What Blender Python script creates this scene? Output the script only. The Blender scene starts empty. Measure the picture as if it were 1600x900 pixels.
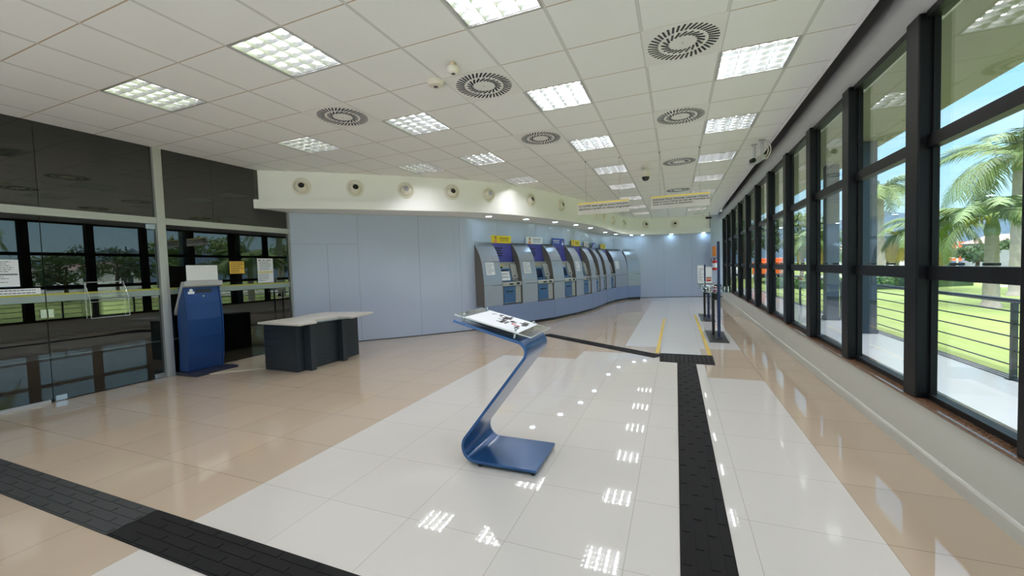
import bpy, bmesh, math, random
from mathutils import Vector, Matrix
random.seed(7)
PI = math.pi
scene = bpy.context.scene
COL = scene.collection

# ------------------------------------------------------------------ helpers
def lin(c):
    out = []
    for v in c:
        v = v / 255.0
        out.append(v / 12.92 if v <= 0.04045 else ((v + 0.055) / 1.055) ** 2.4)
    return out

def new_mat(name):
    m = bpy.data.materials.new(name); m.use_nodes = True
    nt = m.node_tree
    return m, nt, nt.nodes['Principled BSDF']

def mat(name, rgb, rough=0.5, metal=0.0, spec=0.5, var=0.04, scale=6.0, bump=0.0, coat=0.0, emit=None, estr=0.0):
    """Principled surface with a small procedural noise variation."""
    m, nt, b = new_mat(name)
    c = lin(rgb)
    tc = nt.nodes.new('ShaderNodeTexCoord')
    nz = nt.nodes.new('ShaderNodeTexNoise'); nz.inputs['Scale'].default_value = scale; nz.inputs['Detail'].default_value = 4
    nt.links.new(tc.outputs['Object'], nz.inputs['Vector'])
    mr = nt.nodes.new('ShaderNodeMapRange')
    mr.inputs['To Min'].default_value = 1 - var; mr.inputs['To Max'].default_value = 1 + var
    nt.links.new(nz.outputs['Fac'], mr.inputs['Value'])
    mx = nt.nodes.new('ShaderNodeVectorMath'); mx.operation = 'SCALE'
    mx.inputs[0].default_value = c
    nt.links.new(mr.outputs['Result'], mx.inputs['Scale'])
    nt.links.new(mx.outputs['Vector'], b.inputs['Base Color'])
    b.inputs['Roughness'].default_value = rough
    b.inputs['Metallic'].default_value = metal
    b.inputs['Specular IOR Level'].default_value = spec
    b.inputs['Coat Weight'].default_value = coat
    b.inputs['Coat Roughness'].default_value = 0.05
    if bump:
        bp = nt.nodes.new('ShaderNodeBump'); bp.inputs['Strength'].default_value = bump; bp.inputs['Distance'].default_value = 0.01
        nt.links.new(nz.outputs['Fac'], bp.inputs['Height']); nt.links.new(bp.outputs['Normal'], b.inputs['Normal'])
    if emit:
        b.inputs['Emission Color'].default_value = lin(emit) + [1]; b.inputs['Emission Strength'].default_value = estr
    return m

def glass_mat(name, tint, boost=1.0, rough=0.0):
    """Flat pane: straight-through tinted transmission plus angle-dependent mirror reflection."""
    m = bpy.data.materials.new(name); m.use_nodes = True
    nt = m.node_tree; nt.nodes.clear()
    out = nt.nodes.new('ShaderNodeOutputMaterial')
    lw = nt.nodes.new('ShaderNodeLayerWeight'); lw.inputs['Blend'].default_value = 0.5
    p5 = nt.nodes.new('ShaderNodeMath'); p5.operation = 'POWER'; p5.inputs[1].default_value = 5
    nt.links.new(lw.outputs['Facing'], p5.inputs[0])
    ma = nt.nodes.new('ShaderNodeMath'); ma.operation = 'MULTIPLY_ADD'
    ma.inputs[1].default_value = 0.95; ma.inputs[2].default_value = 0.045 * boost; ma.use_clamp = True
    nt.links.new(p5.outputs[0], ma.inputs[0])
    tr = nt.nodes.new('ShaderNodeBsdfTransparent'); tr.inputs['Color'].default_value = list(tint) + [1]
    gl = nt.nodes.new('ShaderNodeBsdfGlossy'); gl.inputs['Roughness'].default_value = rough; gl.inputs['Color'].default_value = (1, 1, 1, 1)
    mix = nt.nodes.new('ShaderNodeMixShader')
    nt.links.new(ma.outputs[0], mix.inputs['Fac']); nt.links.new(tr.outputs[0], mix.inputs[1]); nt.links.new(gl.outputs[0], mix.inputs[2])
    nt.links.new(mix.outputs[0], out.inputs['Surface'])
    return m

def emis(name, rgb, strength):
    m = bpy.data.materials.new(name); m.use_nodes = True
    nt = m.node_tree; nt.nodes.clear()
    out = nt.nodes.new('ShaderNodeOutputMaterial'); e = nt.nodes.new('ShaderNodeEmission')
    e.inputs['Color'].default_value = lin(rgb) + [1]; e.inputs['Strength'].default_value = strength
    nt.links.new(e.outputs[0], out.inputs['Surface'])
    return m

class MB:
    def __init__(s): s.v = []; s.f = []; s.m = []
    def add(s, vs, fs, mi=0):
        n = len(s.v); s.v += [tuple(v) for v in vs]
        for f in fs: s.f.append([i + n for i in f]); s.m.append(mi)
    def box(s, c, d, mi=0, rz=0.0, M=None):
        x, y, z = d[0] / 2, d[1] / 2, d[2] / 2
        vs = [Vector((a * x, b * y, e * z)) for e in (-1, 1) for b in (-1, 1) for a in (-1, 1)]
        if M is not None: vs = [M @ v for v in vs]
        elif rz:
            R = Matrix.Rotation(rz, 3, 'Z'); vs = [R @ v for v in vs]
        c = Vector(c)
        s.add([v + c for v in vs], [(0, 2, 3, 1), (4, 5, 7, 6), (0, 1, 5, 4), (2, 6, 7, 3), (0, 4, 6, 2), (1, 3, 7, 5)], mi)
    def bb(s, a, b, mi=0):
        s.box([(a[i] + b[i]) / 2 for i in range(3)], [abs(b[i] - a[i]) for i in range(3)], mi)
    def quad(s, a, b, c, d, mi=0): s.add([a, b, c, d], [(0, 1, 2, 3)], mi)
    def prism(s, poly, f, d, mi=0):
        """poly: 2-D points, f maps (u,v,w)->xyz, extruded from w=d[0] to w=d[1]."""
        n = len(poly)
        vs = [f(u, v, d[0]) for u, v in poly] + [f(u, v, d[1]) for u, v in poly]
        fs = [tuple(range(n))[::-1], tuple(range(n, 2 * n))] + [(i, (i + 1) % n, n + (i + 1) % n, n + i) for i in range(n)]
        s.add(vs, fs, mi)
    def tube(s, pts, r, n=10, mi=0, cap=True):
        pts = [Vector(p) for p in pts]; rings = []
        rs = r if isinstance(r, (list, tuple)) else [r] * len(pts)
        up = Vector((0, 0, 1))
        for i, p in enumerate(pts):
            t = (pts[min(i + 1, len(pts) - 1)] - pts[max(i - 1, 0)]).normalized()
            a = t.cross(up)
            if a.length < 1e-4: a = t.cross(Vector((1, 0, 0)))
            a.normalize(); b = t.cross(a)
            rings.append([p + (a * math.cos(2 * PI * k / n) + b * math.sin(2 * PI * k / n)) * rs[i] for k in range(n)])
        vs = [v for q in rings for v in q]; fs = []
        for i in range(len(pts) - 1):
            for k in range(n):
                fs.append((i * n + k, i * n + (k + 1) % n, (i + 1) * n + (k + 1) % n, (i + 1) * n + k))
        if cap:
            fs.append(tuple(range(n))); fs.append(tuple(range((len(pts) - 1) * n, len(pts) * n))[::-1])
        s.add(vs, fs, mi)
    def lathe(s, prof, n=24, mi=0, M=None, ends=True):
        """prof: (radius, height) about local z."""
        vs = []; fs = []
        for r, h in prof:
            for k in range(n):
                vs.append(Vector((r * math.cos(2 * PI * k / n), r * math.sin(2 * PI * k / n), h)))
        for i in range(len(prof) - 1):
            for k in range(n):
                fs.append((i * n + k, i * n + (k + 1) % n, (i + 1) * n + (k + 1) % n, (i + 1) * n + k))
        if ends:
            fs.append(tuple(range(n))[::-1]); fs.append(tuple(range((len(prof) - 1) * n, len(prof) * n)))
        if M is not None: vs = [M @ v for v in vs]
        s.add(vs, fs, mi)
    def build(s, name, mats, parent=None, smooth=False, loc=None, kind=None, bevel=0.0):
        me = bpy.data.meshes.new(name)
        me.from_pydata(s.v, [], s.f)
        if not isinstance(mats, (list, tuple)): mats = [mats]
        for m in mats: me.materials.append(m)
        for p, mi in zip(me.polygons, s.m):
            p.material_index = mi; p.use_smooth = bool(smooth)
        bm = bmesh.new(); bm.from_mesh(me); bmesh.ops.recalc_face_normals(bm, faces=bm.faces); bm.to_mesh(me); bm.free()
        me.update()
        if smooth: 
            try: me.set_sharp_from_angle(angle=math.radians(40))
            except Exception: pass
        o = bpy.data.objects.new(name, me); COL.objects.link(o)
        if parent is not None: o.parent = parent
        if loc is not None: o.location = loc
        if kind: o['kind'] = kind
        if bevel:
            bv = o.modifiers.new('edge', 'BEVEL'); bv.width = bevel; bv.segments = 2; bv.limit_method = 'ANGLE'
        return o

def tag(o, label, cat, group=None, kind=None):
    o['label'] = label; o['category'] = cat
    if group: o['group'] = group
    if kind: o['kind'] = kind
    return o

def empty(name, loc=(0, 0, 0), rz=0.0):
    o = bpy.data.objects.new(name, None); COL.objects.link(o)
    o.location = loc; o.rotation_euler = (0, 0, rz); o.empty_display_size = 0.1
    return o

def copy_tree(o, parent=None):
    c = o.copy(); COL.objects.link(c)
    if parent is not None: c.parent = parent
    for ch in list(o.children): copy_tree(ch, c)
    return c

def text_obj(body, size, m, parent, name, M, extrude=0.0006, align='LEFT', spacing=1.0):
    cu = bpy.data.curves.new(name, 'FONT'); cu.body = body; cu.size = size; cu.extrude = extrude
    cu.align_x = align; cu.space_line = spacing; cu.offset = size * 0.018
    o = bpy.data.objects.new(name, cu); COL.objects.link(o)
    cu.materials.append(m)
    bpy.context.view_layer.update()
    me = bpy.data.meshes.new_from_object(o.evaluated_get(bpy.context.evaluated_depsgraph_get()))
    bpy.data.objects.remove(o); bpy.data.curves.remove(cu)
    me.name = name
    if not me.materials: me.materials.append(m)
    o = bpy.data.objects.new(name, me); COL.objects.link(o)
    o.parent = parent; o.matrix_local = M
    return o

def spline(pts, n=8):
    """Catmull-Rom through 2-D points."""
    P = [Vector(p) for p in pts]; P = [P[0] * 2 - P[1]] + P + [P[-1] * 2 - P[-2]]
    out = []
    for i in range(1, len(P) - 2):
        p0, p1, p2, p3 = P[i - 1], P[i], P[i + 1], P[i + 2]
        for k in range(n):
            t = k / n
            out.append(0.5 * ((2 * p1) + (-p0 + p2) * t + (2 * p0 - 5 * p1 + 4 * p2 - p3) * t * t + (-p0 + 3 * p1 - 3 * p2 + p3) * t ** 3))
    out.append(P[-2]); return out

def offset(path, d):
    """d > 0: to the left of the walking direction."""
    out = []
    for i, p in enumerate(path):
        t = (path[min(i + 1, len(path) - 1)] - path[max(i - 1, 0)]).normalized()
        out.append(p + Vector((-t.y, t.x)) * d)
    return out

def ribbon(mb, path, z0, z1, th, mi=0):
    """vertical wall along path, th thick to the left."""
    q = offset(path, th); n = len(path)
    vs = [(p.x, p.y, z0) for p in path] + [(p.x, p.y, z1) for p in path] + [(p.x, p.y, z0) for p in q] + [(p.x, p.y, z1) for p in q]
    fs = []
    for i in range(n - 1):
        fs += [(i, i + 1, n + i + 1, n + i), (2 * n + i, 3 * n + i, 3 * n + i + 1, 2 * n + i + 1),
               (n + i, n + i + 1, 3 * n + i + 1, 3 * n + i), (i, 2 * n + i, 2 * n + i + 1, i + 1)]
    fs += [(0, n, 3 * n, 2 * n), (n - 1, 3 * n - 1, 4 * n - 1, 2 * n - 1)]
    mb.add(vs, fs, mi)

ORD = ['first', 'second', 'third', 'fourth', 'fifth', 'sixth', 'seventh', 'eighth', 'ninth', 'tenth', 'eleventh', 'twelfth', 'thirteenth', 'fourteenth']

# ------------------------------------------------------------------ constants of the place
CE = 3.279                      # ceiling height
T = 0.625; GX, GY = 1.018, 3.527  # ceiling grid
FT = 0.594; FX, FY = -0.246, 2.45  # floor tiles
GXW = -6.85                     # glass partition plane
def xw(y): return 1.508 + 0.009 * y   # window wall, room face
YB, YE = -3.4, 18.3
ZS = 2.60                       # soffit

# ------------------------------------------------------------------ materials
def tile_floor_mat(name, rgb, grout, var):
    m, nt, b = new_mat(name)
    tc = nt.nodes.new('ShaderNodeTexCoord'); sp = nt.nodes.new('ShaderNodeSeparateXYZ')
    nt.links.new(tc.outputs['Object'], sp.inputs[0])
    masks = []; ids = []
    for ax, o0 in (('X', FX), ('Y', FY)):
        a = nt.nodes.new('ShaderNodeMath'); a.operation = 'SUBTRACT'; a.inputs[1].default_value = o0
        nt.links.new(sp.outputs[ax], a.inputs[0])
        d = nt.nodes.new('ShaderNodeMath'); d.operation = 'DIVIDE'; d.inputs[1].default_value = FT
        nt.links.new(a.outputs[0], d.inputs[0])
        fl = nt.nodes.new('ShaderNodeMath'); fl.operation = 'FLOOR'; nt.links.new(d.outputs[0], fl.inputs[0]); ids.append(fl)
        pp = nt.nodes.new('ShaderNodeMath'); pp.operation = 'PINGPONG'; pp.inputs[1].default_value = 0.5
        nt.links.new(d.outputs[0], pp.inputs[0])
        lt = nt.nodes.new('ShaderNodeMath'); lt.operation = 'LESS_THAN'; lt.inputs[1].default_value = 0.0026
        nt.links.new(pp.outputs[0], lt.inputs[0]); masks.append(lt)
    mx = nt.nodes.new('ShaderNodeMath'); mx.operation = 'MAXIMUM'
    nt.links.new(masks[0].outputs[0], mx.inputs[0]); nt.links.new(masks[1].outputs[0], mx.inputs[1])
    cb = nt.nodes.new('ShaderNodeCombineXYZ'); nt.links.new(ids[0].outputs[0], cb.inputs[0]); nt.links.new(ids[1].outputs[0], cb.inputs[1])
    wn = nt.nodes.new('ShaderNodeTexWhiteNoise'); nt.links.new(cb.outputs[0], wn.inputs['Vector'])
    nz = nt.nodes.new('ShaderNodeTexNoise'); nz.inputs['Scale'].default_value = 1.6; nz.inputs['Detail'].default_value = 8; nz.inputs['Distortion'].default_value = 1.2
    nt.links.new(tc.outputs['Object'], nz.inputs['Vector'])
    ad = nt.nodes.new('ShaderNodeMath'); ad.operation = 'ADD'; nt.links.new(wn.outputs['Value'], ad.inputs[0]); nt.links.new(nz.outputs['Fac'], ad.inputs[1])
    mr = nt.nodes.new('ShaderNodeMapRange'); mr.inputs['From Max'].default_value = 2; mr.inputs['To Min'].default_value = 1 - var; mr.inputs['To Max'].default_value = 1 + var
    nt.links.new(ad.outputs[0], mr.inputs['Value'])
    sc = nt.nodes.new('ShaderNodeVectorMath'); sc.operation = 'SCALE'; sc.inputs[0].default_value = lin(rgb)
    nt.links.new(mr.outputs[0], sc.inputs['Scale'])
    mix = nt.nodes.new('ShaderNodeMix'); mix.data_type = 'RGBA'
    nt.links.new(mx.outputs[0], mix.inputs['Factor']); nt.links.new(sc.outputs[0], mix.inputs['A']); mix.inputs['B'].default_value = lin(grout) + [1]
    nt.links.new(mix.outputs['Result'], b.inputs['Base Color'])
    b.inputs['Roughness'].default_value = 0.025; b.inputs['IOR'].default_value = 1.75
    return m

def ceiling_mat():
    m, nt, b = new_mat('mineral_fibre_tiles')
    tc = nt.nodes.new('ShaderNodeTexCoord'); sp = nt.nodes.new('ShaderNodeSeparateXYZ'); nt.links.new(tc.outputs['Object'], sp.inputs[0])
    def band(ax, o0, half):
        a = nt.nodes.new('ShaderNodeMath'); a.operation = 'SUBTRACT'; a.inputs[1].default_value = o0; nt.links.new(sp.outputs[ax], a.inputs[0])
        d = nt.nodes.new('ShaderNodeMath'); d.operation = 'DIVIDE'; d.inputs[1].default_value = T; nt.links.new(a.outputs[0], d.inputs[0])
        pp = nt.nodes.new('ShaderNodeMath'); pp.operation = 'PINGPONG'; pp.inputs[1].default_value = 0.5; nt.links.new(d.outputs[0], pp.inputs[0])
        lt = nt.nodes.new('ShaderNodeMath'); lt.operation = 'LESS_THAN'; lt.inputs[1].default_value = half / T; nt.links.new(pp.outputs[0], lt.inputs[0])
        return lt
    nz = nt.nodes.new('ShaderNodeTexNoise'); nz.inputs['Scale'].default_value = 1.1; nt.links.new(tc.outputs['Object'], nz.inputs['Vector'])
    mr = nt.nodes.new('ShaderNodeMapRange'); mr.inputs['To Min'].default_value = 0.97; mr.inputs['To Max'].default_value = 1.03; nt.links.new(nz.outputs['Fac'], mr.inputs['Value'])
    sc = nt.nodes.new('ShaderNodeVectorMath'); sc.operation = 'SCALE'; sc.inputs[0].default_value = lin((242, 241, 240)); nt.links.new(mr.outputs[0], sc.inputs['Scale'])
    prev = sc.outputs[0]
    for bd, rgb in ((band('Y', GY, 0.0055), (192, 172, 152)), (band('X', GX, 0.013), (186, 184, 182)), (band('X', GX, 0.0105), (218, 216, 214))):
        mix = nt.nodes.new('ShaderNodeMix'); mix.data_type = 'RGBA'
        nt.links.new(bd.outputs[0], mix.inputs['Factor']); nt.links.new(prev, mix.inputs['A']); mix.inputs['B'].default_value = lin(rgb) + [1]
        prev = mix.outputs['Result']
    nt.links.new(prev, b.inputs['Base Color']); b.inputs['Roughness'].default_value = 0.85; b.inputs['Specular IOR Level'].default_value = 0.2
    return m

M = {}
M['beige'] = tile_floor_mat('polished_beige_tile', (188, 169, 148), (128, 106, 88), 0.06)
M['light'] = tile_floor_mat('polished_light_tile', (207, 201, 193), (168, 160, 152), 0.025)
M['ceil'] = ceiling_mat()
M['white'] = mat('white_plaster', (242, 240, 237), 0.6, var=0.02, scale=2)
M['offwhite'] = mat('cream_plastic', (226, 218, 204), 0.4, var=0.02)
M['bluewall'] = mat('blue_grey_laminate', (180, 189, 208), 0.22, var=0.035, scale=0.9, spec=0.5)
M['seam'] = mat('panel_gap', (120, 128, 140), 0.7)
M['graypanel'] = mat('silver_grey_panel', (162, 169, 182), 0.30, metal=0.35, var=0.04, scale=2)
M['plinth'] = mat('blue_plinth_laminate', (126, 142, 174), 0.3, var=0.03, scale=1)
M['black'] = mat('black_paint', (22, 22, 24), 0.35, var=0.1)
M['blackmetal'] = mat('black_aluminium', (16, 16, 18), 0.42, var=0.06, scale=3, spec=0.22)
M['rubber'] = mat('black_rubber', (26, 25, 25), 0.7, var=0.12, scale=10, spec=0.12)
M['rubber2'] = mat('worn_grey_rubber', (36, 38, 38), 0.7, var=0.12, scale=10)
M['yellow'] = mat('yellow_floor_tape', (214, 178, 60), 0.35, var=0.05)
M['lowwall'] = mat('grey_white_paint', (206, 206, 198), 0.5, var=0.02)
M['beam'] = mat('grey_beam_paint', (190, 190, 190), 0.35, var=0.02)
M['granite'] = mat('brown_granite', (110, 82, 62), 0.08, var=0.75, scale=70)
M['alu'] = mat('satin_aluminium', (196, 196, 194), 0.35, metal=0.5, var=0.02)
M['steel'] = mat('polished_steel', (200, 205, 210), 0.15, metal=0.9, var=0.02)
M['marble'] = mat('beige_marble_kerb', (206, 190, 166), 0.12, var=0.08, scale=3)
M['pane'] = glass_mat('clear_pane', (0.965, 0.975, 0.97), 1.15)
M['tint'] = glass_mat('dark_tinted_pane', (0.46, 0.49, 0.46), 1.9)
M['acrylic'] = glass_mat('clear_acrylic', (0.955, 0.96, 0.955), 1.0)
M['acryledge'] = mat('bright_acrylic_edge', (226, 230, 226), 0.2, var=0.02)
M['frost'] = mat('frosted_film', (150, 166, 160), 0.5, var=0.04)
M['frosty'] = mat('yellow_film', (178, 176, 66), 0.5, var=0.05)
M['paper'] = mat('white_paper', (232, 234, 238), 0.7, var=0.01)
M['paperyellow'] = mat('yellow_paper', (236, 190, 80), 0.7, var=0.02)
M['ink'] = mat('grey_ink', (96, 98, 106), 0.7)
M['inkdark'] = mat('black_ink', (28, 28, 30), 0.6)
M['inkred'] = mat('red_ink', (190, 60, 70), 0.6)
M['hilite'] = mat('yellow_marker', (222, 204, 80), 0.7)
M['standblue'] = mat('blue_lacquered_steel', (34, 82, 134), 0.28, metal=0.35, var=0.03, coat=0.5)
M['kiosk'] = mat('kiosk_blue', (38, 72, 128), 0.35, metal=0.2, var=0.06, scale=3)
M['kioskdark'] = mat('kiosk_navy_base', (36, 40, 58), 0.4, var=0.05)
M['kioskgray'] = mat('kiosk_grey', (176, 176, 174), 0.4, var=0.03)
M['desk'] = mat('slate_desk_laminate', (40, 46, 52), 0.4, var=0.05, scale=3)
M['deskdark'] = mat('slate_desk_groove', (28, 32, 38), 0.6)
M['desktop'] = mat('grey_beige_counter', (206, 199, 188), 0.3, var=0.03)
M['atmblue'] = mat('atm_blue_door', (58, 98, 140), 0.35, var=0.03)
M['atmgray'] = mat('atm_grey_fascia', (164, 164, 160), 0.35, metal=0.15, var=0.04)
M['atmdark'] = mat('atm_dark_slot', (18, 20, 24), 0.25)
M['screen'] = mat('dark_screen', (22, 34, 62), 0.12, var=0.1)
M['header'] = mat('violet_header', (66, 68, 138), 0.3, emit=(80, 80, 190), estr=0.05)
M['cheek'] = mat('dark_grey_cheek', (104, 99, 92), 0.45)
M['signyellow'] = mat('yellow_board', (232, 204, 30), 0.4, var=0.02)
M['signwhite'] = mat('white_board', (226, 226, 224), 0.4, var=0.02)
M['signblue'] = mat('blue_board', (28, 66, 168), 0.4, var=0.05)
M['skin'] = mat('printed_skin', (226, 150, 100), 0.5)
M['hair'] = mat('printed_hair', (52, 34, 30), 0.5)
M['white_gloss'] = mat('white_reflector', (235, 235, 232), 0.25, var=0.01, spec=0.6)
M['mirror'] = mat('bright_aluminium_reflector', (232, 232, 230), 0.28, metal=1.0, var=0.01)
M['tube'] = emis('fluorescent_glow', (248, 249, 255), 82)
M['led'] = emis('cool_led', (196, 232, 255), 38)
M['orange'] = mat('orange_sign', (236, 110, 50), 0.5)
M['red'] = mat('red_enamel', (196, 28, 34), 0.25)
M['lens'] = mat('smoked_dome', (24, 22, 24), 0.06)
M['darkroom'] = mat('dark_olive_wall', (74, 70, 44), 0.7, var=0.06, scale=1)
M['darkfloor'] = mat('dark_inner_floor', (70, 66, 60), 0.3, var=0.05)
M['tableglass'] = glass_mat('green_table_glass', (0.80, 0.90, 0.86), 1.3)
M['polebluedark'] = mat('navy_pole', (34, 48, 84), 0.4)
# outdoors
M['grass'] = mat('mown_grass', (132, 148, 88), 0.9, var=0.22, scale=1.3, spec=0.1, bump=0.3)
M['veranda'] = mat('pale_concrete', (230, 231, 232), 0.14, var=0.04, scale=1)
M['road'] = mat('pale_asphalt', (190, 190, 186), 0.8, var=0.05)
M['eave'] = mat('olive_eave', (112, 110, 98), 0.7, var=0.05)
M['column'] = mat('navy_steel_column', (40, 58, 76), 0.4, var=0.05)
M['rail'] = mat('dark_railing_paint', (44, 54, 58), 0.4)
M['trunk'] = mat('grey_palm_bark', (150, 146, 136), 0.9, var=0.18, scale=9, bump=0.5)
M['shaft'] = mat('green_crownshaft', (110, 130, 70), 0.5, var=0.12)
M['frond'] = mat('palm_leaf', (90, 116, 48), 0.45, var=0.3, scale=3)
M['frondy'] = mat('yellowing_palm_leaf', (166, 146, 62), 0.55, var=0.25, scale=3)
M['bark'] = mat('brown_bark', (84, 68, 52), 0.9, var=0.2)
M['leaf'] = mat('dark_tree_leaf', (58, 84, 42), 0.6, var=0.4, scale=1.2)
M['leaf2'] = mat('mid_tree_leaf', (88, 112, 52), 0.6, var=0.4, scale=1.2)
M['hedge'] = mat('hedge_leaf', (84, 126, 54), 0.6, var=0.4, scale=2)
M['mount'] = mat('haze_tinted_mountain', (76, 94, 106), 1.0, var=0.22, scale=0.05, spec=0.0)  # forest green shifted to grey-blue: distance haze put into the base colour
M['houseorange'] = mat('orange_render', (226, 112, 72), 0.8)
M['housewhite'] = mat('white_render', (222, 222, 222), 0.8)
M['housegrey'] = mat('grey_render', (142, 146, 152), 0.8)
M['rooftile'] = mat('dull_roof', (150, 130, 120), 0.8)
M['winDark'] = mat('dark_house_window', (50, 60, 72), 0.15)
M['carwhite'] = mat('white_car_paint', (226, 228, 230), 0.2)
M['carblue'] = mat('blue_car_paint', (70, 90, 120), 0.2)
M['truckorange'] = mat('orange_truck_paint', (232, 112, 44), 0.3)
M['tyre'] = mat('tyre_rubber', (26, 26, 26), 0.8)
M['concretepole'] = mat('concrete_pole', (176, 174, 168), 0.8)

# ------------------------------------------------------------------ camera and world
cam = bpy.data.cameras.new('camera'); camo = bpy.data.objects.new('camera', cam); COL.objects.link(camo)
R_ = [[0.927757, 0.371823, -0.031842], [-0.013798, -0.051088, -0.998599], [-0.372929, 0.926897, -0.042267]]
right, down, fwd = [Vector(r) for r in R_]
mw = Matrix.Identity(4)
for i in range(3):
    mw[i][0] = right[i]; mw[i][1] = -down[i]; mw[i][2] = -fwd[i]
mw.translation = Vector((0, 0, 1.405))
camo.matrix_world = mw
cam.sensor_fit = 'HORIZONTAL'; cam.sensor_width = 36.0; cam.lens = 633.58 / 1600 * 36.0
cam.shift_x = (800 - 801.75) / 1600; cam.shift_y = (446.16 - 450) / 1600
cam.clip_start = 0.02; cam.clip_end = 2000
scene.camera = camo

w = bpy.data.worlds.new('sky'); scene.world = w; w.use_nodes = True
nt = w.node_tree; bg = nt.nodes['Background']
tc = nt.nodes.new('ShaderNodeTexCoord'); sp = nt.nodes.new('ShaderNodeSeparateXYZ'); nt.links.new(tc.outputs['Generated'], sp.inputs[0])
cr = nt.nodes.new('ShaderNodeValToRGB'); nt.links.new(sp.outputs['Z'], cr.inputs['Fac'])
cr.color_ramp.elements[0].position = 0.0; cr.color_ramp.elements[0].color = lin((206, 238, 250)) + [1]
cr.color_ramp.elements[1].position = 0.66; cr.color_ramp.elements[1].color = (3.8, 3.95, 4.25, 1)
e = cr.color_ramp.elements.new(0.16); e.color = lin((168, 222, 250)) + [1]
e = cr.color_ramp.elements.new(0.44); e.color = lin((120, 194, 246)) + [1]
# thin clouds
nz = nt.nodes.new('ShaderNodeTexNoise'); nz.inputs['Scale'].default_value = 3; nz.inputs['Detail'].default_value = 6
mp = nt.nodes.new('ShaderNodeMapping'); mp.inputs['Scale'].default_value = (1, 1, 5); nt.links.new(tc.outputs['Generated'], mp.inputs['Vector']); nt.links.new(mp.outputs[0], nz.inputs['Vector'])
mr = nt.nodes.new('ShaderNodeMapRange'); mr.inputs['From Min'].default_value = 0.56; mr.inputs['From Max'].default_value = 0.8; mr.inputs['To Max'].default_value = 0.5; nt.links.new(nz.outputs['Fac'], mr.inputs['Value'])
mx = nt.nodes.new('ShaderNodeMix'); mx.data_type = 'RGBA'; nt.links.new(mr.outputs[0], mx.inputs['Factor']); nt.links.new(cr.outputs[0], mx.inputs['A']); mx.inputs['B'].default_value = (0.95, 0.97, 1, 1)
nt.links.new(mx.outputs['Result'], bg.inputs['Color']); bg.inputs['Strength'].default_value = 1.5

sun = bpy.data.lights.new('sun', 'SUN'); sun.energy = 3.7; sun.angle = 0.01; sun.color = (1, 0.95, 0.86)
so = bpy.data.objects.new('sun', sun); COL.objects.link(so)
so.rotation_euler = Vector((0.10, 0.62, -1.0)).to_track_quat('-Z', 'Y').to_euler()

scene.view_settings.view_transform = 'Standard'; scene.view_settings.look = 'None'
scene.view_settings.exposure = 0.1; scene.view_settings.gamma = 1.0; scene.view_settings.use_curve_mapping = False
scene.cycles.transparent_max_bounces = 24; scene.cycles.max_bounces = 8; scene.cycles.diffuse_bounces = 4; scene.cycles.glossy_bounces = 5
scene.cycles.use_denoising = True
scene.cycles.caustics_reflective = False; scene.cycles.caustics_refractive = False
scene.cycles.sample_clamp_indirect = 6.0

# ================================================================== SETTING
def st(o): o['kind'] = 'structure'; return o

# floor: one face per tile so beige and light stone keep their own stone
fb = MB()
def light_tile(x, y):
    if x < -2.622 or x > 0.942: return False
    if 0.348 < x and 5.42 < y < 7.2: return False
    if y < 6.01: return True
    if y < 6.61: return x > -1.434
    if y < 7.2: return x > -0.30
    return x > -0.84
ix0, ix1 = -12, 4; iy0, iy1 = -10, 28
for i in range(ix0, ix1):
    for j in range(iy0, iy1):
        x0, x1 = max(FX + i * FT, GXW), min(FX + (i + 1) * FT, 1.75); y0, y1 = FY + j * FT, FY + (j + 1) * FT
        if x1 <= x0: continue
        fb.quad((x0, y0, 0), (x1, y0, 0), (x1, y1, 0), (x0, y1, 0), 1 if light_tile((x0 + x1) / 2, (y0 + y1) / 2) else 0)
st(fb.build('floor', [M['beige'], M['light']]))
ms = MB(); ms.prism([(-6.84, 3.62), (-6.32, 3.78), (-5.82, 4.28), (-5.82, 5.50), (-6.84, 5.55)], lambda u, v, k: (u, v, k), (0.0005, 0.012))
st(ms.build('trim_1', M['marble']))

# ceiling of 62.5 cm tiles with the openings of lights and air diffusers left out
LIGHTS = [(a, b) for a, bs in ((-1, (-5, -2, 1, 4, 7, 10, 13, 16, 19)), (-4, (-5, -2, 1, 4, 7, 10, 13, 16, 19)), (-7, (-5, -2, 1, 4, 7)), (-10, (-5, -2, 1)), (-9, (4,))) for b in bs]
DIFFS = [(-2, 0), (-2, 3), (-2, 7), (-2, 12), (-5, 0), (-5, 3), (-8, 0)]
def xe(y): return 1.345 + 0.0105 * y
cb = MB(); holes = set(LIGHTS) | set(DIFFS)
for a in range(-13, 1):
    for b in range(-11, 26):
        if (a, b) in holes: continue
        x0, x1 = max(GX + a * T, GXW), GX + (a + 1) * T; y0, y1 = GY + b * T, GY + (b + 1) * T
        if a == 0: cb.quad((x0, y0, CE), (x0, y1, CE), (xe(y1), y1, CE), (xe(y0), y0, CE))
        else: cb.quad((x0, y0, CE), (x0, y1, CE), (x1, y1, CE), (x1, y0, CE))
st(cb.build('ceiling', M['ceil']))
tb = MB()
tb.prism([(0, CE - 0.012), (0.035, CE - 0.012), (0.035, CE + 0.05), (0.02, CE + 0.05), (0.02, CE + 0.001), (0, CE + 0.001)], lambda u, v, k: (xe(k) - 0.02 + u, k, v), (YB, 18.2))
st(tb.build('trim_2', M['white']))
pb = MB(); pb.bb((-11.0, YB - 0.2, 3.66), (1.78, YE + 1.4, 3.86))
st(pb.build('ceiling_slab', M['darkroom']))

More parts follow.
